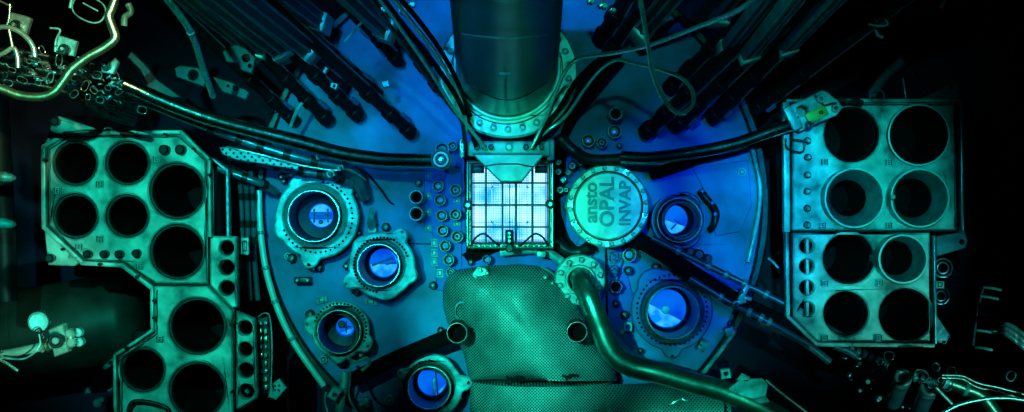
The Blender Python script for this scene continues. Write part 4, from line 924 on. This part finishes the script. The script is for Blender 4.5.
hose('thin_cable', [(326, 392, .15), (325, 402, .15), (329, 416, .15)], 1.0, FLANGE, 'short pale wire left of the small box clamp', 'cable')
t = thing('pipe_tee', 'small bright pipe tee among the wires left of the bottom flange', 'fitting', W(367, 402, .1))
bm = NB(); bbox(bm, W(367, 402, .12), (PX(4), PX(10), .05), .2); bbox(bm, W(364, 403, .12), (PX(9), PX(3), .05), .2); obj('body', bm, FLANGE, t)
hose('dark_hook', [(348, 358, .25), (356, 362, .3), (366, 358, .3), (370, 363, .28), (362, 370, .25)], 1.6, FLANGE, 'small pale hook below the folded lug', 'hook')

# ------------------------------------------------------------------ channels and rods that hang from above, leaning outwards
def hang_channel(bx, by, dx, dy, wpx, label, z0=.32, L_=270, m=ROD, rail=RAIL):
    t = thing('hanging_channel', label, 'channel', W(bx, by, z0), 'hanging channels')
    dn = Vector((dx, dy)).normalized(); r = Vector((bx - 512, by - 206)).length
    k = (r + L_ * .9) / r; z1 = min(3.4, HC - (HC - z0) / k)
    A, B = W(bx, by, z0), W(bx + dn.x * L_, by + dn.y * L_, z1)
    side = Vector((-dn.y, -dn.x, 0)).normalized() if False else Vector((dn.y, dn.x, 0)).normalized()
    side = (B - A).cross(Vector((0, 0, 1))).normalized(); ax = (B - A).normalized(); nn = side.cross(ax)
    M = Matrix((side.to_4d(), nn.to_4d(), ax.to_4d(), (0, 0, 0, 1))).transposed(); M[3][3] = 1; M[0][3] = M[1][3] = M[2][3] = 0
    M = Matrix(((side.x, nn.x, ax.x, 0), (side.y, nn.y, ax.y, 0), (side.z, nn.z, ax.z, 0), (0, 0, 0, 1)))
    wd = PX(wpx, z0); Ln = (B - A).length; mid = (A + B) / 2
    bm = NB(); bbox(bm, mid, (wd * .9, wd * .5, Ln), 0, .003, M); obj('core_bar', bm, m, t)
    for s in (-1, 1):
        bm = NB(); bbox(bm, mid + side * s * wd * .5, (wd * .13, wd * .62, Ln), 0, .002, M); obj('rail', bm, rail, t)
    bm = NB(); bbox(bm, mid + nn * wd * .3, (wd * .16, wd * .1, Ln), 0, .002, M); bbox(bm, mid - nn * wd * .3, (wd * .16, wd * .1, Ln), 0, .002, M); obj('centre_rib', bm, rail, t)
    bm = NB(); bbox(bm, A + ax * .09, (wd * 1.25, wd * .95, .21), 0, .004, M); obj('foot', bm, RIMM, t)
    bm = NB(); bbox(bm, A - ax * .014 + nn * .0, (wd * .6, wd * .4, .03), 0, .004, M); obj('foot_plug', bm, DARK, t)
    return t
LD = (-1, -.83)
for bx, by, dx, dy, wpx, l in [
    (261, 57, -1, -.83, 15, 'leftmost hanging dark channel, upper left, foot highest up left'), (287, 56, -1, -.80, 16, 'second hanging channel from the left, foot beside a third'),
    (314, 54, -1, -.80, 17, 'third hanging channel from the left with a wide bright foot'), (325, 26, -1, -.80, 15, 'fourth hanging channel from the left, short foot near the top'),
    (390, 34, -1, -.95, 17, 'hanging channel nearest the chimney on the left side'),
    (638, 38, .85, -1, 15, 'hanging channel nearest the chimney on the right side'), (716, 23, 1, -1.1, 14, 'second hanging channel on the right, foot near the top edge'),
    (724, 52, .8, -1, 14, 'third hanging channel on the right, lower than its neighbour'), (744, 61, .8, -1, 16, 'lowest hanging channel on the right with a bright square foot'),
    (782, 54, 1, -1.05, 15, 'hanging channel farthest right, just left of the dark'), (800, 2, 1, -1.05, 14, 'hanging channel at the top edge far right, only its foot visible')]:
    hang_channel(bx, by, dx, dy, wpx, l)
def hang_rod(bx, by, dx, dy, r, label, z0=.10, L_=270, m=ROD):
    t = thing('slanting_rod', label, 'rod', W(bx, by, z0), 'slanting rods')
    dn = Vector((dx, dy)).normalized(); rr_ = Vector((bx - 512, by - 206)).length; k = (rr_ + L_ * .85) / rr_; z1 = 1.0
    A, B = W(bx, by, z0), W(bx + dn.x * L_, by + dn.y * L_, z1); R = PX(r * .78, z0)
    bm = NB(); sweep(bm, [A, A.lerp(B, .5), B], R, 16); obj('shaft', bm, m, t)
    ax = (B - A).normalized(); M = dirM(ax)
    for f in (.0, .10, .22):
        bm = NB(); ring(bm, A.lerp(B, f), R * .95, R * 1.35, 0, .05, 20, .004, M); obj('coupling', bm, m, t)
    side = ax.cross(Vector((0, 0, 1))).normalized()
    bm = NB(); bbox(bm, A.lerp(B, .06) + side * R * 1.5, (R * .8, R * .8, .05), 0, .003, M); obj('clip', bm, FLANGEB, t)
    bm = NB(); sweep(bm, [A.lerp(B, .03) + side * R * 1.3, A.lerp(B, .5) + side * R * 1.15, B + side * R * 1.2], R * .18, 6); obj('side_wire', bm, TUBEM, t)
for bx, by, dx, dy, r, l in [
    (293, 120, -1, -.95, 6, 'leftmost black slanting rod above the thick left hose'), (327, 120, -1, -1.0, 7, 'second black slanting rod from the left above the thick hose'),
    (358, 116, -1, -.95, 7, 'third black slanting rod from the left'), (411, 133, -1, -.92, 7, 'black slanting rod closest to the core on the left'),
    (375, 92, -1, -.9, 6, 'black slanting rod higher up in the left group'), (345, 88, -1, -.85, 5, 'slim black slanting rod among the left group'),
    (398, 62, -.9, -1, 6, 'black slanting rod under the left channel nearest the chimney'),
    (645, 133, 1, -.95, 8, 'black slanting rod closest to the round lid on the right'), (677, 125, 1, -.95, 8, 'second black slanting rod on the right above the glossy hose'),
    (712, 118, 1, -1, 8, 'third black slanting rod on the right above the glossy hose'), (668, 88, 1, -.95, 7, 'black slanting rod beside the cable loop'),
    (700, 82, 1, -1, 8, 'black slanting rod right of the cable loop'), (735, 92, 1, -.9, 7, 'black slanting rod high in the right group'),
    (600, 40, .6, -1, 9, 'wide black slanting rod right beside the chimney'), (578, 92, .75, -1, 7, 'black slanting rod just right of the chimney flange'),
    (755, 110, 1, -.75, 7, 'rightmost black slanting rod before the right rack'), (438, 88, -.72, -1, 6, 'black slanting rod hugging the chimney flange on its left'),
    (425, 60, -.8, -1, 6, 'upper black slanting rod left of the chimney')]:
    hang_rod(bx, by, dx, dy, r, l)
# support brackets seen in the dark between the rods and the left rack
def dimplate(name, pts, z, hs, label, m=DIMB, cat='bracket', th=.04):
    return obj(name, plate(wp(pts, z), [wc(*h, z, 18) for h in hs], z - th, z), m, None, label=label, cat=cat)
dimplate('triangular_bracket', [(127, 57), (131, 51), (146, 65), (158, 80), (181, 97), (162, 98), (141, 91), (147, 84), (140, 70)], .6, [], 'dim triangular fin left of the pale hanging hose')
dimplate('slotted_bracket', [(174, 68), (180, 65), (200, 68), (207, 80), (204, 87), (176, 77)], .7, [(193, 75, 5)], 'dim rounded plate with a hole behind the pale hanging hose')
dimplate('slotted_bracket', [(212, 76), (232, 82), (250, 92), (246, 100), (222, 92)], .7, [(236, 88, 3), (228, 86, 1.4)], 'dim tapered plate with holes right of the pale hanging hose')
dimplate('slotted_bracket', [(222, 52), (230, 42), (246, 48), (256, 58), (252, 74), (240, 70), (238, 64), (226, 62)], .8, [(246, 58, 4), (250, 66, 2)], 'dim notched plate under the leftmost hanging channel')
dimplate('small_flag', [(318, 80), (325, 66), (328, 68), (321, 83)], .3, [], 'small pale tab between the black slanting rods', FLANGE)
dimplate('small_flag', [(331, 82), (338, 84), (336, 90), (330, 87)], .5, [(334, 86, 1.6)], 'small pale eyelet plate among the slanting rods', FLANGE)
dimplate('small_tab', [(381, 82), (388, 80), (390, 86), (384, 88)], .4, [], 'tiny blue square tab on the black rod above the core', FLANGE)
hose('slim_strut', [(344, 42, .9), (352, 33, .9), (362, 22, .9)], 1.3, FLANGE, 'short pale strut left of the channel nearest the chimney', 'strut')
hose('slim_strut', [(290, 128, .3), (297, 110, .35), (302, 103, .35)], 1.8, FLANGE, 'short pale strut just above the thick left hose', 'strut')
for x, y, s, l in ((384, 9, 4, 'small bright fitting left of the cables at the top edge'), (402, 10, 5, 'small bright fitting between the cables at the top edge'), (412, 4, 4, 'small bright fitting nearest the chimney at the top edge'), (590, 1, 4, 'small bright fitting at the top edge right of the chimney'), (602, 5, 5, 'second small bright fitting at the top edge right of the chimney'), (612, 10, 3.4, 'small bright fitting farthest from the chimney at the top edge')):
    t = thing('pipe_fitting', l, 'fitting', W(x, y, 1.2), 'bright fittings at the top edge')
    bm = NB(); bbox(bm, W(x, y, 1.3), (PX(s * 1.6, 1.3), PX(s, 1.3), .05), .4); obj('body', bm, SILV, t); bm = NB(); disc(bm, W(x + s * .4, y + s * .5, 1.32), PX(s * .5), 0, .05, 12); obj('nut', bm, FLANGE, t)

# ------------------------------------------------------------------ upper left corner: silver pipe, pipes, brackets and loops
ZT = 1.5
sp = hose('silver_pipe', [(-12, 84, ZT), (4, 90, ZT), (20, 95.5, ZT), (40, 97, ZT), (54, 92, ZT), (64, 80, ZT), (72, 69, ZT), (88, 57, ZT), (104, 48, ZT), (115, 38, ZT), (112, 26, ZT), (109, 16, ZT), (113, 6, ZT), (118, -10, ZT)], 4.6, YEL,
          'shiny bent silver pipe with yellow tinge sweeping across the top left corner', 'pipe', bands=(.43, .47), bandm=YEL, bandw=3, bandr=1.06)
hose('silver_pipe', [(-8, 29, ZT), (6, 27, ZT), (18, 31, ZT), (27, 38, ZT), (33, 47, ZT), (35, 57, ZT)], 2.6, SILV, 'smaller silver pipe hooking down near the left edge', 'pipe')
hose('silver_pipe', [(-8, 58, ZT), (4, 53, ZT), (13, 48, ZT), (17, 55, ZT), (18, 68, ZT)], 2.4, SILV, 'silver pipe elbow at the left edge below the hooked pipe', 'pipe')
hose('silver_pipe', [(9, 30, ZT), (11, 40, ZT), (13, 50, ZT)], 1.8, YEL, 'thin yellowish pipe joining the two small silver pipes', 'pipe')
for i, (y0, y1, r) in enumerate([(52, 88, 3), (60, 96, 4), (68, 104, 3.4), (76, 112, 3), (45, 80, 2.4)]):
    hose('dark_conduit', [(-8, y0 + 4, 1.15), (30, y0 + 8, 1.15), (70, y0 + 18, 1.1), (104, y1 + 2, 1.0), (134, y1 + 12, .9)], r, DARK, 'dark conduit, %s of the five running behind the bent silver pipe' % ['second', 'third', 'fourth', 'lowest', 'topmost'][i], 'conduit', group='dark conduits', bands=(.2, .35, .5, .62, .75), bandm=DARK, bandw=5)
def bracket_nut(pts, hx, hy, hr, label, m=SILV, z=1.3):
    t = thing('bracket_plate', label, 'bracket', W(hx, hy, z))
    obj('plate', plate(wp(pts, z), [wc(hx, hy, hr * .55, z, 18)], z - .03, z), m, t)
    bm = NB(); ring(bm, W(hx, hy, z), PX(hr * .6, z), PX(hr, z), 0, .03, 24); obj('ring_nut', bm, DARK, t)
    bm = NB(); disc(bm, W(hx, hy, z - .02), PX(hr * .35, z), 0, .05, 10, .006); obj('stud', bm, m, t)
bracket_nut([(10, 12), (26, 16), (31, 18), (26, 34), (8, 29)], 17.5, 26, 5.5, 'bright square bracket with ring nut at the top left corner')
bracket_nut([(58, 35), (77, 41), (73, 56), (55, 52)], 65.5, 50, 5.5, 'green square bracket with ring nut above the dark conduits', FLANGE)
bracket_nut([(103, 58), (112, 55), (118, 62), (113, 74), (101, 72)], 107, 66, 5, 'rounded bracket with ring nut right of the bent silver pipe', FLANGE)
hose('thin_wire', [(10, 4, 1.3), (9, 18, 1.3), (6, 28, 1.3)], 1.1, SILV, 'thin bright upright wire beside the top left square bracket', 'wire')
hose('thin_wire', [(0, 1, 1.3), (12, 7, 1.3)], .9, SILV, 'short bright wire at the very top left corner', 'wire')
hose('thin_wire', [(55, 52, 1.3), (56, 40, 1.3), (60, 30, 1.3), (50, 28, 1.3)], 1.0, FLANGE, 'thin wire rising left of the green square bracket', 'wire')
hose('thin_wire', [(70, 8, 1.3), (72, -2, 1.3), (75, -8, 1.3)], 1.6, FLANGE, 'thin pale prong at the top edge left of the oval wire loop', 'wire')
def oval(x, y, a, b, rot_, r, m, z, name, label, cat='loop', grp=None):
    P = []
    for i in range(28):
        q = 2 * PI * i / 28; sx = math.copysign(abs(math.cos(q)) ** .8, math.cos(q)) * a; sy = math.copysign(abs(math.sin(q)) ** .8, math.sin(q)) * b
        c_, s_ = math.cos(rot_), math.sin(rot_); P.append(W(x + sx * c_ - sy * s_, y + sx * s_ + sy * c_, z + .02 * math.sin(q * 2)))
    bm = NB(); sweep(bm, P, PX(r, z), 8, True); return obj(name, bm, m, None, label=label, cat=cat, group=grp)
oval(89, 9, 17, 12, .45, .8, FLANGE, 1.3, 'oval_wire', 'large thin oval wire loop at the top edge left of the silver pipe')
hose('straight_pin', [(83, 3, 1.3), (98, 11, 1.3)], .8, FLANGE, 'thin straight pin inside the large oval wire loop', 'pin')
hose('curled_fitting', [(128, 4, 1.2), (131, 12, 1.2), (125, 17, 1.2), (124, 26, 1.2)], 3.2, FLANGE, 'short curled teal hose end right of the silver pipe top', 'hose')
LOOPS = [(59, 60, 4, 8, .1), (50, 78, 4, 7, .3), (30, 72, 5, 4, .2), (22, 80, 7, 4, .4), (8, 83, 6, 4, .2), (80, 72, 5, 4, 0), (85, 86, 4, 7, .4), (97, 75, 6, 5, .2), (94, 90, 5, 4, .8), (115, 77, 5, 7, -.4), (100, 100, 5, 4, .3), (74, 94, 4, 6, .9),
         (42, 50, 3, 6, -.5), (37, 60, 4, 3, .3), (46, 66, 5, 3, .4), (64, 69, 3, 5, .5), (24, 62, 3, 5, .1), (12, 70, 5, 3, .3), (5, 75, 3, 4, 0), (38, 83, 4, 3, .6), (88, 97, 3, 4, .2), (108, 88, 4, 3, .6), (79, 60, 4, 3, .8), (70, 82, 3, 4, .3), (119, 92, 3, 5, 1), (92, 66, 3, 3, 0), (142, 110, 6, 5, .2), (108, 130, 5, 3, 0), (57, 48, 3, 4, .3)]
for i, (x, y, a, b, q) in enumerate(LOOPS):
    oval(x, y, a * .8, b * .75, q, .5, [SILV, FLANGE, WIRE][i % 3], 1.28 + .02 * (i % 3), 'wire_loop', 'one of the many small tangled wire loops over the dark conduits, top left', 'loop', 'tangled wire loops at the top left')
for i in range(44):
    f = random.random(); x = 2 + 120 * f; y = 56 + 34 * f + random.uniform(-10, 14); s = random.uniform(1.6, 3.4)
    bm = NB(); a = random.uniform(-.6, .9); z = 1.24
    if i % 2: bbox(bm, W(x, y, z), (PX(s * 2.2, z), PX(s, z), .04), a, .004)
    else: sweep(bm, spline([W(x - s * 1.5, y - s, z), W(x, y, z + .03), W(x + s, y - s * .2, z), W(x + s * 2, y + s, z)], 5), PX(.7, z), 6)
    obj('small_fitting', bm, [FLANGE, STEEL2, SILV, TUBEM][i % 4], None, label='one of the tiny fittings crowded on the dark conduits, top left', cat='fitting', group='tiny fittings at the top left')

# ------------------------------------------------------------------ left: dark tank, tool arm, stubs
tk = thing('horizontal_tank', 'dark rounded horizontal tank lying between the two left racks', 'tank', W(70, 320, -.8))
A, B = W(-60, 346, -.55), W(122, 318, -.55); d = (B - A).normalized(); R = PX(45, -.55); bm = NB()
lathe(bm, A, [(0, 0), (R * .9, 0), (R, .05)] + [(R, (B - A).length * f) for f in (.3, .6, 1.0)] + [(R * math.cos(q), (B - A).length + R * .5 * math.sin(q)) for q in (.3, .6, .9, 1.2, 1.4)] + [(0, (B - A).length + R * .5)], 64, dirM(d)); obj('tank_body', bm, TANKM, tk)
bm = NB(); p = A.lerp(B, .42); ring(bm, p, R * .99, R * 1.03, 0, .03, 64, .005, dirM(d)); obj('hoop', bm, TANKM, tk)
wl = hose('standing_pipe', [(-4, 90, .5), (2, 200, .45), (6, 300, .4)], 12, ROD, 'dim dark upright pipe at the left edge beside the racks', 'pipe')
for x, y, l in ((0, 176, 'bright round peg end at the left edge, the upper one'), (0, 222.5, 'bright round peg end at the left edge, the lower one')):
    t = thing('peg', l, 'peg', W(x, y, .8), 'pegs at the left edge'); a = W(-10, y, .9); b = W(10, y + 1, .8)
    bm = NB(); sweep(bm, [W(-14, y, .9), W(5, y + 1, .9)], PX(5.4, .9), 20); obj('body', bm, SILV if y < 200 else FLANGE, t)
    bm = NB(); sweep(bm, [W(4, y + 1, .9), W(12, y + 2, .9), W(16, y + 2, .9)], [PX(5.5, .9), PX(4.2, .9), PX(1.5, .9)], 16); obj('cone_tip', bm, FLANGE, t)
ZA = 1.2
ta = thing('tool_arm', 'bright tool arm with square head and round lens reaching in from the left edge', 'tool', W(30, 345, ZA))
bm = NB(); sweep(bm, spline([W(-10, 356, ZA), W(12, 353, ZA), (W(40, 347, ZA))], 6), PX(4.6, ZA), 20); obj('arm_tube', bm, STEEL, ta)
for x, y, r, m_ in ((41, 347, 6, SILV), (46, 345.5, 6.6, YEL), (50, 344, 5.6, SILV)):
    bm = NB(); ring(bm, W(x, y, ZA), PX(2, ZA), PX(r, ZA), 0, PX(2.6, ZA), 28, .004, dirM(Vector((1, .18, 0)))); obj('collar', bm, m_, ta)
obj('head_plate', plate(wp([(48, 330), (63, 323.5), (68.5, 352), (54, 357)], ZA + .05), [], ZA, ZA + .05, .004), SILV, ta)
bm = NB(); c = W(58, 340, ZA + .05); ring(bm, c, PX(4.4, ZA), PX(7.6, ZA), 0, .03, 28); obj('head_ring', bm, DARK, ta)
bm = NB(); disc(bm, c, PX(3.6, ZA), 0, .04, 20); obj('head_core', bm, STEEL2, ta)
for x, y in ((72, 332.5), (73.5, 342)):
    bm = NB(); disc(bm, W(x, y, ZA + .02), PX(4.8, ZA), 0, .04, 28, .012); obj('front_knob', bm, SILV, ta)
    bm = NB(); disc(bm, W(x + 8, y - .6, ZA - .05), PX(4.4, ZA), 0, .04, 28, .012); obj('rear_knob', bm, FLANGE, ta)
bm = NB(); disc(bm, W(39.5, 321.5, ZA), PX(10, ZA), 0, .03, 40, .008); obj('lens_disc', bm, FLANGE, ta)
bm = NB(); P = [W(39.5 + (10.8 + .8 * math.sin(i * 2.1)) * math.cos(2 * PI * i / 60), 321.5 + (10.8 + .8 * math.sin(i * 2.1)) * math.sin(2 * PI * i / 60), ZA + .01) for i in range(60)]; sweep(bm, P, PX(.9, ZA), 6, True); obj('lens_rim', bm, DARK, ta)
for r, dx, dy in ((4.2, 38.5, 333), (3.0, 41, 336), (3.4, 44, 339)):
    bm = NB(); sweep(bm, [W(dx + r * math.cos(2 * PI * i / 20), dy + r * math.sin(2 * PI * i / 20), ZA + .06) for i in range(20)], PX(.8, ZA), 6, True); obj('cable_coil', bm, DARK, ta)
bm = pipe([(4, 358, ZA + .06), (22, 359, ZA + .06), (34, 353, ZA + .08), (40, 344, ZA + .08), (39, 334, ZA + .08)], .9, 8, 8); obj('cable', bm, FLANGE, ta)
hose('thin_probe', [(-4, 358, ZA), (8, 364, ZA), (18, 371, ZA)], 1.6, SILV, 'thin yellow-green probe pointing down right under the tool arm', 'probe')
bm = NB(); disc(bm, W(0, 354, ZA + .08), PX(4, ZA), 0, .05, 20, .01); obj('arm_joint', bm, SILV, ta)

# ------------------------------------------------------------------ right and lower right: ribbed hose, wires, ladder
def ribbed(name, pp, r, label, m, count, rib=1.35, cat='hose'):
    pts = spline([W(*p) for p in pp], 12); t = thing(name, label, cat, pts[len(pts) // 2]); bm = NB(); sweep(bm, pts, PX(r, pp[0][2]), 16); obj('core_tube', bm, m, t)
    for k in range(count):
        i = int((len(pts) - 2) * (k + .5) / count); bm = NB(); ring(bm, pts[i], PX(r * .9), PX(r * rib), -.008, .008, 20, .003, dirM(pts[i + 1] - pts[i])); obj('rib', bm, [STEEL2, TUBEM][k % 2], t)
ribbed('ribbed_hose', [(838, 344, .3), (862, 354, .3), (888, 366, .3), (915, 377, .3), (938, 384, .3)], 3.6, 'dark ribbed hose running below the lower right rack', DARK, 16)
hose('blue_sleeve', [(834, 346, .34), (846, 350, .34), (856, 356, .34)], 3.6, TUBEM, 'blue sleeve end under the bottom of the lower right rack', 'hose')
hose('teal_pipe', [(945, 381, .45), (962, 387, .45), (982, 396, .45), (1000, 420, .45)], 7.0, GPIPE, 'short fat teal pipe near the bottom right corner', 'pipe', bands=(.05, .42), bandm=FLANGE, bandw=4, bandr=1.1)
hose('yellow_green_wire', [(942, 375, .7), (962, 376, .7), (978, 383, .7), (1000, 388, .7), (1030, 396, .7)], 1.1, WIRE, 'upper yellow-green wire of a pair near the bottom right corner', 'wire', group='wire pair')
hose('yellow_green_wire', [(942, 378, .7), (962, 379, .7), (977, 387, .7), (1002, 393, .7), (1030, 401, .7)], 1.0, WIRE, 'lower yellow-green wire of a pair near the bottom right corner', 'wire', group='wire pair')
hose('cyan_cable', [(938, 416, .75), (958, 405, .75), (984, 399, .75), (1008, 398, .75), (1030, 401, .75)], 2.0, WIRE, 'bright cyan cable curving into the bottom right corner', 'cable')
hose('short_cable', [(933, 384, .6), (942, 394, .6), (952, 404, .6)], 2.0, WIRE, 'short double cable between the ribbed hose and the cyan cable', 'cable')
for i, (x, y, r) in enumerate([(889, 356, 5), (921, 376, 7), (923, 376, 5), (936, 367, 4), (952, 372, 5), (931, 384, 4), (947, 385, 6), (1011, 376, 5), (880, 362, 3), (941, 380, 3)]):
    oval(x, y, r, r * .85, .3 * i, .6, [TUBEM, FLANGE][i % 2], .62, 'cable_hoop', 'one of the thin hoops around the cable run, bottom right', 'hoop', 'thin hoops at the bottom right')
for i in range(26):
    x = random.uniform(838, 935); y = 352 + (x - 838) * .28 + random.uniform(0, 40); s = random.uniform(1.2, 2.6); z = .3; bm = NB()
    if i % 2: bbox(bm, W(x, y, z), (PX(s * 2), PX(s), .05), random.uniform(-1, 1), .004)
    else: disc(bm, W(x, y, z), PX(s), 0, .05, 14, .008)
    obj('small_fitting', bm, [TUBEM, DARK, STEEL2][i % 3], None, label='one of the tiny dim fittings strewn below the right rack', cat='fitting', group='tiny fittings at the bottom right')
for i, (x, y, q) in enumerate(((898, 390, -.45), (924, 400, -.4))):
    t = thing('blue_canister', '%s dim blue upright canister below the ribbed hose' % ['larger left', 'smaller right'][i], 'canister', W(x, y, 0)); bm = NB()
    d = W(x + 5, y - 12, .5) - W(x - 5, y + 12, .3); lathe(bm, W(x - 5, y + 12, .3), [(0, 0), (PX(8), 0), (PX(8), d.length * .95), (PX(7), d.length), (0, d.length)], 28, dirM(d)); obj('body', bm, TUBEM, t)
    bm = NB(); ring(bm, W(x + 5, y - 12, .5), PX(5), PX(8.4), -.03, .01, 28, .004, dirM(d)); obj('collar', bm, STEEL2, t)
ld = thing('wall_ladder', 'dim ladder-like frame with four short rungs at the right', 'ladder', W(985, 318, .3))
bm = NB(); sweep(bm, spline([W(984, 286, .4), W(980, 300, .4), (W(976, 322, .4)), W(973, 346, .4)], 4), PX(1.1), 8); obj('rail', bm, TUBEM, ld)
for y, x in ((287, 984), (296, 981), (314, 980), (330, 977), (347, 975)):
    bm = NB(); sweep(bm, [W(x, y, .4), W(x + 8, y + 1, .42), W(x + 17, y + 3, .4)], PX(1.3), 8); obj('rung', bm, FLANGE, ld)
cbn = thing('cable_bundle', 'bundle of glinting cables entering from the right edge', 'cables', W(1008, 330, .4))
for k in range(9):
    bm = pipe([(1000, 327 + k * .8, .5), (1006, 323 + k * 1.6, .56), (1014, 326 + k * 1.9, .5), (1022, 332 + k * 2, .5), (1032, 338 + k * 2, .5)], 1.0, 6, 8); obj('strand', bm, [STEEL2, WIRE, TUBEM][k % 3], cbn)
bm = NB(); sweep(bm, [W(992, 331, .5), W(1003, 330, .5)], PX(3), 12); obj('plug', bm, DARK, cbn)
hose('dim_strut', [(872, 94, .3), (886, 76, .35), (904, 60, .4)], 5, TUBEM, 'dim blue slanting strut above the upper right rack', 'strut')
oval(877, 96, 7, 6, 0, 1, TUBEM, .5, 'dim_hoop', 'dim hoop at the foot of the slanting strut above the right rack')
hose('dim_rod', [(903, 78, .5), (906, 98, .5)], .9, TUBEM, 'thin dim rod beside the slanting strut above the right rack', 'rod')
hose('drifting_wire', [(868, 24, .8), (880, 26, .8), (888, 24, .8), (882, 17, .8), (876, 22, .8)], 1.0, FLANGE, 'dim small hook high in the dark right of the hanging channels', 'hook')
hose('drifting_wire', [(876, 30, .8), (878, 35, .8), (883, 37, .8)], 1.6, FLANGE, 'dim curved piece right under the small hook in the dark', 'hook')
hose('drifting_wire', [(858, 3, .8), (868, 7, .8), (876, 4, .8)], .9, TUBEM, 'dim thin arc at the top edge far right', 'wire')
hose('drifting_wire', [(888, 2, .8), (892, 10, .8), (900, 8, .8), (898, -2, .8)], .9, TUBEM, 'dim looped wire at the top edge above the right rack', 'wire')
hose('green_tip', [(941, 8, 1.0), (944, 2, 1.0), (947, -6, 1.0)], 1.8, GOLD, 'green tip poking in from the top edge far right', 'rod')
hose('thin_probe', [(768, 258, .3), (774, 263, .3), (778, 268, .3)], 1.3, FLANGE, 'small pale peg left of the slotted holes of the right rack', 'peg')
